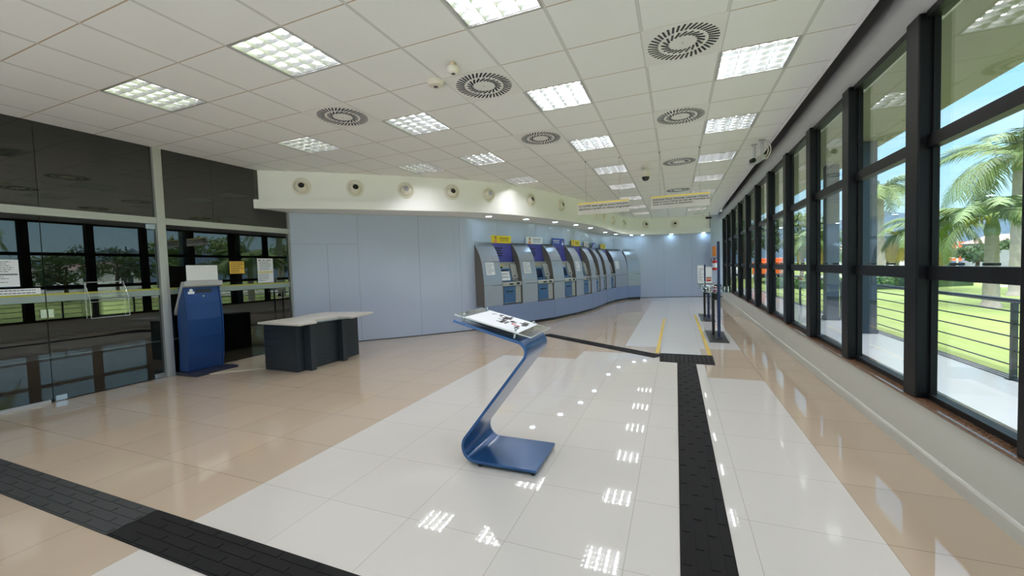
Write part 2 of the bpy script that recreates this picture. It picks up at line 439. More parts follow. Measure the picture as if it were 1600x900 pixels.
# curved blue-grey wall with panel joints
WALL = [(-6.80, 5.62), (-6.15, 6.42), (-5.40, 7.18), (-4.75, 7.90), (-4.36, 8.40), (-3.92, 9.55), (-3.44, 10.60), (-3.11, 11.68), (-2.90, 12.80), (-2.81, 13.85), (-2.77, 14.90), (-2.58, 16.05), (-2.12, 17.10), (-1.45, 17.68), (-0.45, 18.02), (0.45, 18.18), (1.34, 18.24)]
wp = spline(WALL, 6)
wb = MB()
ribbon(wb, offset(wp, 0.006), 0, ZS + 0.02, 0.12, 1)
step = 7
segs = [(i, min(i + step, len(wp) - 1)) for i in range(0, len(wp) - 1, step)]
for (i, j) in segs:
    pth = [p.copy() for p in wp[i:j + 1]]
    pth[0] = pth[0] + (pth[1] - pth[0]).normalized() * 0.002; pth[-1] = pth[-1] + (pth[-2] - pth[-1]).normalized() * 0.002
    for (z0, z1) in (((0.015, 2.00), (2.004, ZS)) if i == 0 else ((0.015, ZS),)):
        ribbon(wb, pth, z0, z1, 0.006, 0)
st(wb.build('wall_back', [M['bluewall'], M['seam']]))
kb = MB(); ribbon(kb, offset(wp, 0.004), 0, 0.014, 0.01, 0); st(kb.build('baseboard_back', M['black']))
rb = MB(); rb.bb((1.30, 18.05, 0), (1.78, 18.30, CE + 0.1)); st(rb.build('wall_right_return', M['bluewall']))

# bulkhead above: soffit with lip, recessed fascia
LIP = [(-6.84, 4.96), (-5.83, 5.75), (-4.82, 6.68), (-3.92, 7.58), (-3.47, 8.30), (-3.05, 9.20), (-2.74, 10.10), (-2.42, 11.25), (-2.20, 12.40), (-2.10, 13.65), (-2.02, 14.95), (-1.86, 16.18), (-1.50, 16.98), (-0.62, 17.62), (0.40, 17.92), (1.30, 18.02)]
lp = spline(LIP, 6)
sb = MB(); ribbon(sb, lp, ZS, ZS + 0.155, 0.12)
st(sb.build('trim_3', M['white'], smooth=True))
fa = MB(); ribbon(fa, offset(lp, 0.09), ZS + 0.15, CE, 0.06); st(fa.build('wall_bulkhead', M['white'], smooth=True))
so_ = MB()
a_, b_ = offset(lp, 0.03), offset(wp, 0.10)
# soffit sheet between the lip and the wall
def resamp(p, n):
    L = [0]
    for q, r in zip(p[:-1], p[1:]): L.append(L[-1] + (r - q).length)
    out = []
    for k in range(n):
        s = L[-1] * k / (n - 1); i = 0
        while i < len(L) - 2 and L[i + 1] < s: i += 1
        t = (s - L[i]) / max(L[i + 1] - L[i], 1e-6); out.append(p[i].lerp(p[i + 1], t))
    return out
ra, rb2 = resamp(a_, 90), resamp(b_, 90)
vs = [(p.x, p.y, ZS + 0.004) for p in ra] + [(p.x, p.y, ZS + 0.004) for p in rb2] + [(p.x, p.y, ZS + 0.03) for p in ra] + [(p.x, p.y, ZS + 0.03) for p in rb2]
so_.add(vs, [(i, i + 1, 91 + i, 90 + i) for i in range(89)] + [(180 + i, 181 + i, 271 + i, 270 + i) for i in range(89)])
st(so_.build('ceiling_soffit', M['white']))
# wall above the soffit closing the void, and the rear and side shell
vb = MB(); ribbon(vb, offset(wp, 0.11), ZS, 3.7, 0.05); st(vb.build('wall_back_upper', M['darkroom']))
# glazed entrance front behind the camera
rw = MB(); rw.bb((-11.0, YB - 0.2, 0), (GXW, YB, 3.7)); rw.bb((GXW, YB - 0.2, 2.9), (1.9, YB, 3.7)); rw.bb((1.5, YB - 0.2, 0), (1.9, YB, 2.9))
st(rw.build('wall_front', M['white']))
rw = MB()
for i in range(7):
    x = GXW + 0.05 + i * (1.5 - GXW - 0.1) / 6; rw.bb((x - 0.04, YB - 0.15, 0), (x + 0.04, YB - 0.05, 2.9))
rw.bb((GXW, YB - 0.14, 2.2), (1.5, YB - 0.06, 2.28)); we = st(rw.build('window_30', M['blackmetal']))
rw = MB(); rw.bb((GXW, YB - 0.105, 0.0), (1.5, YB - 0.095, 2.9)); st(rw.build('pane', M['pane'], we))
rw = MB(); rw.bb((-30, -60, -0.16), (3.3, YB - 0.2, -0.02)); st(rw.build('bounce_ground', M['veranda']))  # unseen pale paving, added to bounce daylight up to the near ceiling

# ------------------------------------------------------------------ window wall
lw = MB()
lw.prism([(0, 0), (0.18, 0), (0.18, 0.392), (0, 0.392)], lambda u, v, k: (xw(k) + u, k, v), (YB, 18.2)); st(lw.build('wall_right', M['lowwall']))
bbm = MB(); bbm.prism([(0.001, 0), (-0.016, 0), (-0.016, 0.075), (-0.010, 0.088), (0.001, 0.09)], lambda u, v, k: (xw(k) + u, k, v), (YB, 18.05)); st(bbm.build('baseboard_right', M['lowwall']))
sl = MB(); sl.prism([(-0.015, 0.392), (0.22, 0.392), (0.22, 0.412), (-0.015, 0.412)], lambda u, v, k: (xw(k) + u, k, v), (YB, 18.05)); st(sl.build('trim_4', M['granite']))
bm_ = MB()
prof = [(0.05, 3.66), (0.05, 3.40), (0.0, 3.33), (-0.025, 3.24), (-0.02, 3.14), (0.01, 3.07), (0.05, 3.035), (0.20, 3.035), (0.20, 3.66)]
bm_.prism(prof, lambda u, v, k: (xw(k) + u, k, v), (YB, 18.05)); st(bm_.build('trim_5', M['beam'], smooth=True))

YM = [-2.30, -1.05, 0.20, 1.45, 2.715, 3.806, 5.042, 6.296, 7.554, 8.882, 10.264, 11.606, 13.026, 14.58, 16.03, 17.45]
MW, MD = 0.17, 0.078
for k, y in enumerate(YM):
    prev = YM[k - 1] if k else YB
    x = xw(y)
    wf = MB()
    sk = lambda u, v, q: (xw(q) + u, q, v)
    y0, y1 = prev, y - MW
    for (z0, z1, u0, u1) in ((0.412, 0.452, 0.06, 0.125), (1.24, 1.33, 0.05, 0.12), (2.13, 2.215, 0.05, 0.12), (2.985, 3.034, 0.04, 0.13)):
        wf.prism([(u0, z0), (u1, z0), (u1, z1), (u0, z1)], sk, (y0, y1))
    for (z0, z1) in ((0.452, 1.24), (1.33, 2.13), (2.215, 2.985)):     # narrow sash stiles at both ends
        for (ya, yb) in ((y0, y0 + 0.02), (y1 - 0.02, y1)):
            wf.prism([(0.072, z0), (0.108, z0), (0.108, z1), (0.072, z1)], sk, (ya, yb))
    wn = st(wf.build('window_%d' % (k + 1), M['blackmetal']))
    mm = MB(); mm.box((x + MD / 2, y - MW / 2, (0.412 + 3.03) / 2), (MD, MW, 3.03 - 0.412)); mm.box((x + 0.094, y - MW / 2, 1.72), (0.04, MW - 0.03, 2.62))
    st(mm.build('mullion', M['blackmetal'], wn, bevel=0.008))
    for (z0, z1) in ((0.452, 1.24), (1.33, 2.13), (2.215, 2.985)):
        pn = MB(); pn.prism([(0.086, z0), (0.094, z0), (0.094, z1), (0.086, z1)], sk, (y0 + 0.02, y1 - 0.02)); st(pn.build('pane', M['pane'], wn))
    if k >= 3:
        lt_ = MB()
        for f in (0.3, 0.62):
            yy = y0 + (y1 - y0) * f; lt_.box((xw(yy) + 0.045, yy, 1.345), (0.03, 0.085, 0.014)); lt_.box((xw(yy) + 0.04, yy + 0.02, 1.346), (0.018, 0.02, 0.012))
        st(lt_.build('latch', M['black'], wn))

# ------------------------------------------------------------------ glass partition on the left
pf = MB()
pf.bb((GXW - 0.05, 3.49, 0), (GXW + 0.05, 3.555, CE)); pf.bb((GXW - 0.03, 3.555, 0), (GXW + 0.035, 3.60, CE))
pf.bb((GXW - 0.04, 5.60, 0), (GXW + 0.04, 5.64, ZS)); 
pf.bb((GXW - 0.03, YB, 2.195), (GXW + 0.04, 3.49, 2.285)); pf.bb((GXW - 0.03, 3.60, 2.195), (GXW + 0.04, 5.60, 2.285))
pf.bb((GXW - 0.02, YB, 0), (GXW + 0.02, 2.33, 0.035))
st(pf.build('trim_6', M['alu']))
tg = MB()
tg.bb((GXW - 0.004, YB, 2.285), (GXW + 0.004, 2.357, CE - 0.004)); st(tg.build('window_17', M['tint']))
for n, (ya, yb, z0, z1) in enumerate(((2.363, 3.49, 2.285, CE - 0.004), (3.60, 4.277, 2.285, CE - 0.004), (4.283, 5.60, 2.285, CE - 0.004), (3.60, 5.60, 0.014, 2.195))):
    g = MB(); g.bb((GXW - 0.004, ya, z0), (GXW + 0.004, yb, z1)); st(g.build('window_%d' % (18 + n), M['tint']))
g = MB(); g.bb((GXW - 0.004, YB, 0.036), (GXW + 0.004, 2.352, 2.19)); d1 = st(g.build('door_1', M['tint']))
g = MB(); g.bb((GXW - 0.004, 2.36, 0.012), (GXW + 0.004, 3.487, 2.19)); d2 = st(g.build('door_2', M['tint']))
for (dd, ya, yb, z0, z1) in ((d2, 2.37, 2.47, 0.004, 0.07), (d2, 3.36, 3.485, 0.004, 0.07), (d2, 3.37, 3.487, 2.12, 2.192)):
    h = MB(); h.bb((GXW - 0.018, ya, z0), (GXW + 0.018, yb, z1)); st(h.build('patch_hinge', M['steel'], dd, bevel=0.004))
h = MB(); h.bb((GXW - 0.02, 2.30, 1.00), (GXW + 0.025, 2.35, 1.10)); h.bb((GXW + 0.025, 2.315, 1.03), (GXW + 0.03, 2.335, 1.07)); st(h.build('lock', M['steel'], d1, bevel=0.004))
h = MB(); h.bb((GXW - 0.02, 2.362, 1.00), (GXW + 0.025, 2.41, 1.10)); st(h.build('lock', M['steel'], d2, bevel=0.004))
# frosted safety band with a yellow upper edge on each pane
for par, ya, yb in ((d1, YB, 2.352), (d2, 2.362, 3.486), (None, 3.605, 5.595)):
    q = MB(); q.bb((GXW + 0.0045, ya, 1.185), (GXW + 0.0055, yb, 1.262)); q.bb((GXW + 0.0045, ya, 1.262), (GXW + 0.0055, yb, 1.282), 1)
    o = st(q.build('safety_band' if par else 'trim_7', [M['frost'], M['frosty']], par))
# room behind the glass
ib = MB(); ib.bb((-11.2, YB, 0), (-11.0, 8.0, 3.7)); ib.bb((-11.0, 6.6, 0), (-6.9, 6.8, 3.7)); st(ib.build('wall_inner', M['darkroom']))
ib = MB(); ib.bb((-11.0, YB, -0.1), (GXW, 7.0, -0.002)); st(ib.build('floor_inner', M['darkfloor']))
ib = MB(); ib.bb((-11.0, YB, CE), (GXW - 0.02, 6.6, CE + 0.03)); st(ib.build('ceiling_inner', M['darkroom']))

# ================================================================== CEILING FITTINGS
S = 0.597
def make_light():
    root = empty('ceiling_light')
    h = MB(); t = 0.004; hh = 0.10
    h.bb((-S / 2, -S / 2, hh), (S / 2, S / 2, hh + t))
    for sx in (-1, 1):
        h.bb((sx * S / 2 - t / 2, -S / 2, 0), (sx * S / 2 + t / 2, S / 2, hh)); h.bb((-S / 2, sx * S / 2 - t / 2, 0), (S / 2, sx * S / 2 + t / 2, hh))
    h.build('housing', M['mirror'], root)
    f = MB(); o_, i_ = T / 2, S / 2 - 0.006
    for sx in (-1, 1):
        f.bb((min(sx * o_, sx * i_), -o_, -0.001), (max(sx * o_, sx * i_), o_, 0.006)); f.bb((-i_, min(sx * o_, sx * i_), -0.001), (i_, max(sx * o_, sx * i_), 0.006))
    f.build('frame', M['alu'], root)
    lv = MB(); e = S / 2 - 0.01; p = 2 * e / 4
    for k in range(5):                                   # reflectors between the tubes
        x = -e + k * p; ww = 0.022
        lv.prism([(x - 0.002, 0.004), (x + 0.002, 0.004), (x + ww, 0.060), (x - ww, 0.060)], lambda u, v, q: (u, q, v), (-e, e))
    for k in range(6):                                   # curved cross blades
        y = -e + k * 2 * e / 5
        for c in range(4):
            xc = -e + (c + 0.5) * p; hw = p / 2 - 0.004
            n = 6; top = [(xc - hw + 2 * hw * i / n, 0.046 - 0.016 * math.sin(PI * i / n)) for i in range(n + 1)]
            vs = []; 
            for (u, z) in top: vs += [(u, y - 0.002, 0.006), (u, y + 0.002, 0.006), (u, y - 0.012, z), (u, y + 0.012, z)]
            fs = []
            for i in range(n):
                a, b = 4 * i, 4 * i + 4
                fs += [(a, b, b + 1, a + 1), (a + 2, a + 3, b + 3, b + 2), (a, a + 2, b + 2, b), (a + 1, b + 1, b + 3, a + 3)]
            lv.add(vs, fs)
    lv.build('louvre', M['mirror'], root)
    for c in range(4):
        x = -e + (c + 0.5) * p
        tb = MB(); tb.tube([(x, -0.275, 0.073), (x, 0.275, 0.073)], 0.013, 10); tb.build('tube', M['tube'], root, smooth=True)
    return root
rown = {-1: 'row along the windows', -4: 'row over the middle of the hall', -7: 'row over the blue stand side', -10: 'row nearest the dark glass', -9: ''}
src = None
cnt = {}
for (a, b) in LIGHTS:
    k = cnt.get(a, 0); cnt[a] = k + 1
    o = make_light() if src is None else copy_tree(src)
    if src is None: src = o
    o.location = (GX + (a + 0.5) * T, GY + (b + 0.5) * T, CE)
    first = {-1: 1, -4: -2, -7: -2, -10: -2, -9: 4}[a]; idx = (b - first) // 3
    if a == -9: lab = 'lit ceiling light close against the white bulkhead, above the third air nozzle'
    elif idx < 0:
        lab = 'lit ceiling light before the first of the %s' % rown[a] if b == -5 else 'lit ceiling light over the nearest window, %s' % rown[a]
    else:
        lab = 'lit square ceiling light, %s from front, %s' % (ORD[idx], rown[a])
    tag(o, lab, 'ceiling light', 'louvred ceiling lights')

def make_diff():
    root = empty('air_diffuser')
    p = MB(); p.bb((-T / 2 - 0.002, -T / 2 - 0.002, -0.003), (T / 2 + 0.002, T / 2 + 0.002, 0.003)); p.build('face_plate', M['diffplate'], root)
    s = MB()
    for r0, r1, n, tw, wd in ((0.196, 0.286, 40, 0.35, 0.018), (0.100, 0.182, 20, 0.75, 0.019)):
        for k in range(n):
            a0 = 2 * PI * k / n; c = (r0 + r1) / 2; L = (r1 - r0)
            s.box((c * math.cos(a0), c * math.sin(a0), -0.0030), (L, wd, 0.003), rz=a0 + tw)
    s.build('slots', M['atmdark'], root)
    h = MB(); h.lathe([(0.008, -0.006), (0.008, -0.002)], 10); h.build('centre_screw', M['alu'], root)
    return root
M['diffplate'] = mat('white_diffuser_plate', (236, 234, 231), 0.5, var=0.01)
dl = {(-2, 0): 'large white swirl air diffuser at the front, beside the window light row', (-2, 3): 'white swirl air diffuser, second back in the column beside the window lights',
      (-2, 7): 'white swirl air diffuser, third back in the column beside the window lights', (-2, 12): 'far white swirl air diffuser just above the hanging priority notice',
      (-5, 0): 'white swirl air diffuser beside the ceiling alarm and smoke detector', (-5, 3): 'white swirl air diffuser behind the one beside the smoke detector',
      (-8, 0): 'white swirl air diffuser nearest the dark glass wall'}
src = None
for (a, b) in DIFFS:
    o = make_diff() if src is None else copy_tree(src)
    if src is None: src = o
    o.location = (GX + (a + 0.5) * T, GY + (b + 0.5) * T, CE)
    tag(o, dl[(a, b)], 'air vent', 'swirl air diffusers')

# smoke detector and alarm
o = empty('smoke_detector', (-2.185, 3.545, CE))
q = MB(); q.lathe([(0.085, 0.0), (0.085, -0.022), (0.070, -0.034), (0.066, -0.042), (0.03, -0.05)], 28); q.build('housing', M['offwhite'], o, smooth=True)
q = MB(); q.lathe([(0.022, -0.048), (0.022, -0.054), (0.014, -0.056)], 16); q.build('sensor', M['ink'], o)
tag(o, 'flat round cream smoke detector on the ceiling grid', 'smoke detector')
o = empty('ceiling_sensor', (-1.845, 3.30, CE))
q = MB(); q.bb((-0.022, -0.03, -0.04), (0.022, 0.03, 0)); q.build('bracket', mat('tan_plastic', (206, 184, 160), 0.5), o, bevel=0.004)
q = MB(); q.lathe([(0.02, -0.036), (0.052, -0.042), (0.056, -0.062), (0.05, -0.08), (0.034, -0.094), (0.012, -0.098)], 24); q.build('body', M['offwhite'], o, smooth=True)
q = MB(); q.lathe([(0.018, -0.094), (0.018, -0.101), (0.006, -0.103)], 14); q.build('lens', M['ink'], o)
tag(o, 'small white hanging ceiling sensor with grey lens on tan bracket', 'sensor')

# dome camera
o = empty('dome_camera', (-0.52, 8.36, CE))
q = MB(); q.lathe([(0.055, 0), (0.055, -0.015), (0.02, -0.02), (0.02, -0.06), (0.08, -0.075), (0.092, -0.10), (0.092, -0.165), (0.075, -0.185)], 24); q.build('housing', M['offwhite'], o, smooth=True)
q = MB(); q.lathe([(0.074, -0.183), (0.071, -0.21), (0.055, -0.24), (0.03, -0.257), (0.006, -0.262)], 24); q.build('dome', M['lens'], o, smooth=True)
tag(o, 'white dome camera with black glass hanging in the middle of the ceiling', 'camera')

# bracket-mounted cameras by the windows
o = empty('bracket_camera', (1.24, 7.50, CE))
q = MB()
for dx, dy in ((0.03, -0.10), (-0.04, 0.14)):
    q.lathe([(0.045, 0), (0.045, -0.012), (0.02, -0.016), (0.019, -0.26), (0.012, -0.27)], 12, M=Matrix.Translation((dx, dy, 0)))
q.build('bracket', M['alu'], o, smooth=True)
q = MB(); Mx = Matrix.Translation((-0.02, 0.02, -0.285)) @ Matrix.Rotation(math.radians(64), 4, 'Z') @ Matrix.Rotation(math.radians(-10), 4, 'Y')
q.box((0, 0, 0), (0.30, 0.075, 0.07), M=(Matrix.Rotation(math.radians(118), 3, 'Z') @ Matrix.Rotation(math.radians(8), 3, 'Y')))
q.v = [(v[0] - 0.02, v[1] + 0.0, v[2] - 0.285) for v in q.v]; q.build('body', M['alu'], o, bevel=0.006)
q = MB(); q.lathe([(0.036, 0), (0.036, 0.06), (0.03, 0.062)], 16, M=Matrix.Translation((-0.085, -0.13, -0.305)) @ Matrix.Rotation(math.radians(118 + 90), 4, 'Z') @ Matrix.Rotation(math.radians(90), 4, 'X')); q.build('lens', M['black'], o)
q = MB()
for k, off in enumerate((0.0, 0.035)):
    pts = [(0.07 + off, -0.05, 0.0)]
    pts += [(0.07 + off + 0.06 * math.sin(PI * i / 8), -0.05 + 0.01 * i, -0.28 * i / 8) for i in range(1, 9)]
    q.tube(pts, 0.009, 8)
q.build('cable', M['offwhite'], o, smooth=True)
tag(o, 'wall camera on two ceiling brackets with looped white cables beside the windows', 'camera')
o = empty('bullet_camera', (1.21, 17.2, CE))
q = MB(); q.lathe([(0.03, 0), (0.03, -0.01), (0.012, -0.012), (0.012, -0.16)], 10); q.build('bracket', M['alu'], o)
q = MB(); q.box((-0.03, -0.02, -0.19), (0.20, 0.09, 0.07), rz=0.4); q.build('body', M['black'], o, bevel=0.01)
tag(o, 'small dark bullet camera in the far ceiling corner by the windows', 'camera')
o = empty('ceiling_hatch', (0.80, 17.2, CE)); q = MB(); q.box((0, 0, -0.012), (0.34, 0.34, 0.024)); q.box((0, 0, -0.018), (0.22, 0.22, 0.02)); q.build('plate', M['offwhite'], o)
tag(o, 'cream square fitting on the far ceiling before the bulkhead', 'ceiling fitting')

# air nozzles in the curved bulkhead
NOZ = [(-6.254, 5.446), (-5.537, 6.02), (-4.852, 6.651), (-4.192, 7.308), (-3.672, 7.98), (-3.078, 9.121), (-2.675, 10.355), (-2.33, 11.6), (-2.148, 12.70), (-2.079, 13.712), (-1.999, 15.111), (-1.77, 16.45), (-1.057, 17.341), (0.0, 17.846)]
fl_ = offset(lp, 0.09)
def make_noz():
    root = empty('air_nozzle')
    q = MB(); q.lathe([(0.158, 0.0), (0.152, 0.012), (0.124, 0.017), (0.119, 0.004)], 36, ends=False); q.build('ring', M['offwhite'], root, smooth=True)
    tilt = Matrix.Rotation(math.radians(-14), 4, 'X') @ Matrix.Rotation(math.radians(6), 4, 'Y')
    q = MB(); R0 = 0.118
    q.lathe([(R0 * math.sin(math.radians(t)), R0 * math.cos(math.radians(t)) - 0.04) for t in range(100, 27, -6)] + [(0.050, 0.052)], 36, M=tilt, ends=False); q.build('ball', M['offwhite'], root, smooth=True)
    q = MB(); q.lathe([(0.053, 0.045), (0.053, 0.0585), (0.02, 0.058), (0.004, 0.057)], 24, M=tilt); q.build('throat', M['black'], root, smooth=True)
    q = MB(); q.lathe([(0.060, 0.055), (0.062, 0.0605), (0.052, 0.0620), (0.050, 0.055)], 30, M=tilt, ends=False); q.build('lip', M['offwhite'], root, smooth=True)
    return root
src = None
for k, (x, y) in enumerate(NOZ):
    P = Vector((x, y)); i = min(range(len(fl_) - 1), key=lambda i: (fl_[i] - P).length)
    t = (fl_[i + 1] - fl_[max(i - 1, 0)]).normalized(); nrm = Vector((t.y, -t.x)); base = fl_[i] + t * (P - fl_[i]).dot(t)
    o = make_noz() if src is None else copy_tree(src)
    if src is None: src = o
    o.location = (base.x + nrm.x * 0.002, base.y + nrm.y * 0.002, 3.012)
    o.rotation_euler = (Vector((nrm.x, nrm.y, 0))).to_track_quat('Z', 'Y').to_euler()
    if k < 7: lab = 'round cream air nozzle in the white bulkhead, %s from the dark glass wall' % ORD[k]
    elif k < 11: lab = 'cream air nozzle on the bulkhead bend behind the left hanging notice, %s of four' % ORD[k - 7]
    else: lab = ['cream air nozzle just right of the bulkhead bend', 'cream air nozzle in the middle of the far bulkhead', 'cream air nozzle at the window end of the far bulkhead'][k - 11]
    tag(o, lab, 'air nozzle', 'air nozzles of the bulkhead')

# downlights in the soffit
DL = [(-3.93, 8.42), (-3.40, 9.45), (-2.97, 10.52), (-2.66, 11.62), (-2.48, 12.85), (-2.36, 14.95), (-2.14, 16.15), (-1.66, 17.18), (-1.25, 17.50), (-0.15, 17.93), (1.06, 18.10)]
def make_dl():
    root = empty('downlight')
    q = MB(); q.lathe([(0.088, 0.001), (0.088, -0.006), (0.068, -0.006), (0.066, 0.001)], 28, ends=False); q.build('ring', M['white_gloss'], root, smooth=True)
    q = MB(); q.lathe([(0.067, -0.001), (0.067, -0.004)], 28); q.build('lamp', M['led'], root)
    return root
src = None
for k, (x, y) in enumerate(DL):
    o = make_dl() if src is None else copy_tree(src)
    if src is None: src = o
    o.location = (x, y, ZS + 0.003)
    if k < 9: lab = 'cool white downlight in the soffit over the cash machines, %s from the near end' % ORD[k]
    else: lab = ['cool white downlight in the soffit at the middle of the far wall', 'cool white downlight in the soffit above the fire extinguisher corner'][k - 9]
    tag(o, lab, 'downlight', 'soffit downlights')

# hanging notices
def notice(name, label, x0, x1, y, zt, zb, lines, size, wires):
    o = empty(name, ((x0 + x1) / 2, y, zb))
    hw, hh = (x1 - x0) / 2, zt - zb
    q = MB(); q.bb((-hw, -0.002, 0), (hw, 0.002, hh)); q.build('board', M['noticefilm'], o)
    q = MB(); q.bb((-hw, -0.0035, hh - 0.028), (hw, -0.0022, hh - 0.004)); q.build('stripe', M['noticeyellow'], o)
    Mx = Matrix.Translation((-hw + 0.03, -0.0035, hh - 0.03 - size)) @ Matrix.Rotation(PI / 2, 4, 'X')
    text_obj('\n'.join(lines), size, M['inkdark'], o, 'lettering', Mx, spacing=0.98)
    for xx in wires:
        q = MB(); q.tube([(xx - o.location.x, 0, hh - 0.005), (xx - o.location.x, 0, CE - zb)], 0.0013, 6); q.build('wire', M['ink'], o)
        q = MB(); q.lathe([(0.012, 0), (0.012, 0.012)], 10, M=Matrix.Translation((xx - o.location.x, 0, CE - zb - 0.013))); q.build('clip', M['ink'], o)
    return tag(o, label, 'hanging sign')
M['noticefilm'] = mat('milky_acrylic', (206, 202, 192), 0.25, var=0.01)
nb = M['noticefilm'].node_tree; bs = nb.nodes['Principled BSDF']; bs.inputs['Alpha'].default_value = 0.78
M['noticeyellow'] = mat('yellow_stripe', (226, 200, 88), 0.4); 
notice('hanging_notice', 'clear hanging notice with two lines about the safe lock, left of the pair', -1.645, -0.735, 7.335, 2.545, 2.33,
       ['O COFRE desta agência possui fechadura', 'eletrônica e se abre no tempo programado'], 0.0515, (-1.48, -0.89))
notice('hanging_notice', 'clear hanging notice with three lines about priority service, right of the pair', -0.38, 0.53, 7.335, 2.545, 2.33,
       ['Deficientes Físicos, Gestantes, Lactantes e Pessoas', 'Idosas ou com Crianças de Colo têm Prioridade em', 'todos os Ambientes de Atendimento.'], 0.0415, (-0.23, 0.38))

# ================================================================== CASH MACHINES
U = [Vector(p) for p in ((-4.05, 8.30), (-3.52, 9.36), (-3.02, 10.43), (-2.68, 11.58), (-2.46, 12.74), (-2.37, 13.80), (-2.33, 14.85), (-2.16, 15.97), (-1.80, 16.98), (-1.36, 17.42))]
ZP = 0.54
PROF = [(0.0, ZP), (0.0, 1.02), (0.006, 1.14), (0.022, 1.27), (0.045, 1.42), (0.08, 1.58), (0.125, 1.70), (0.19, 1.82), (0.275, 1.94), (0.385, 2.04)]
def depth_at(z):
    for (d0, z0), (d1, z1) in zip(PROF[:-1], PROF[1:]):
        if z0 <= z <= z1: return d0 + (d1 - d0) * (z - z0) / (z1 - z0)
    return PROF[-1][0]
def prof_between(z0, z1):
    return [(depth_at(z0), z0)] + [p for p in PROF if z0 + 1e-4 < p[1] < z1 - 1e-4] + [(depth_at(z1), z1)]
def shell(mb, x0, x1, z0, z1, th=0.02, out=0.0, mi=0):
    p = prof_between(z0, z1)
    poly = [(d - out, z) for d, z in p] + [(d + th, z) for d, z in reversed(p)]
    mb.prism(poly, lambda u, v, q: (q, u, v), (x0, x1), mi)

# plinth
q = MB()
base = [u.copy() for u in U]
ribbon(q, base, 0.07, ZP, 0.39); pl = empty('machine_plinth')
body = q.build('body', M['plinth'], pl)
q = MB(); ribbon(q, offset(base, 0.035), 0.0, 0.07, 0.34); q.build('kick_strip', M['black'], pl)
q = MB()
for i in (2, 4, 6, 8):
    p = base[i]; q.box((p.x + 0.001, p.y, 0.305), (0.004, 0.006, 0.46), rz=0)
q.build('joint', M['seam'], pl)
tag(pl, 'long curved blue plinth under the row of cash machines', 'plinth')

PW = 0.55
def make_panel(wd):
    root = empty('machine_cabinet')
    for nm, z0, z1 in (('lower_panel', ZP + 0.003, 1.014), ('middle_panel', 1.024, 1.575), ('upper_panel', 1.580, 2.04)):
        q = MB(); shell(q, 0.006, wd - 0.006, z0, z1); q.build(nm, M['graypanel'], root)
    for x in (0.0, wd - 0.006):
        q = MB(); q.prism([(d + 0.004, z) for d, z in PROF] + [(0.395, 2.035), (0.395, ZP)], lambda u, v, k: (k, u, v), (x, x + 0.006)); q.build('cheek', M['cheek'], root)
    q = MB(); q.bb((0.006, 0.3, 2.036), (wd - 0.006, 0.395, 2.042)); q.build('top_cover', M['graypanel'], root)
    return root

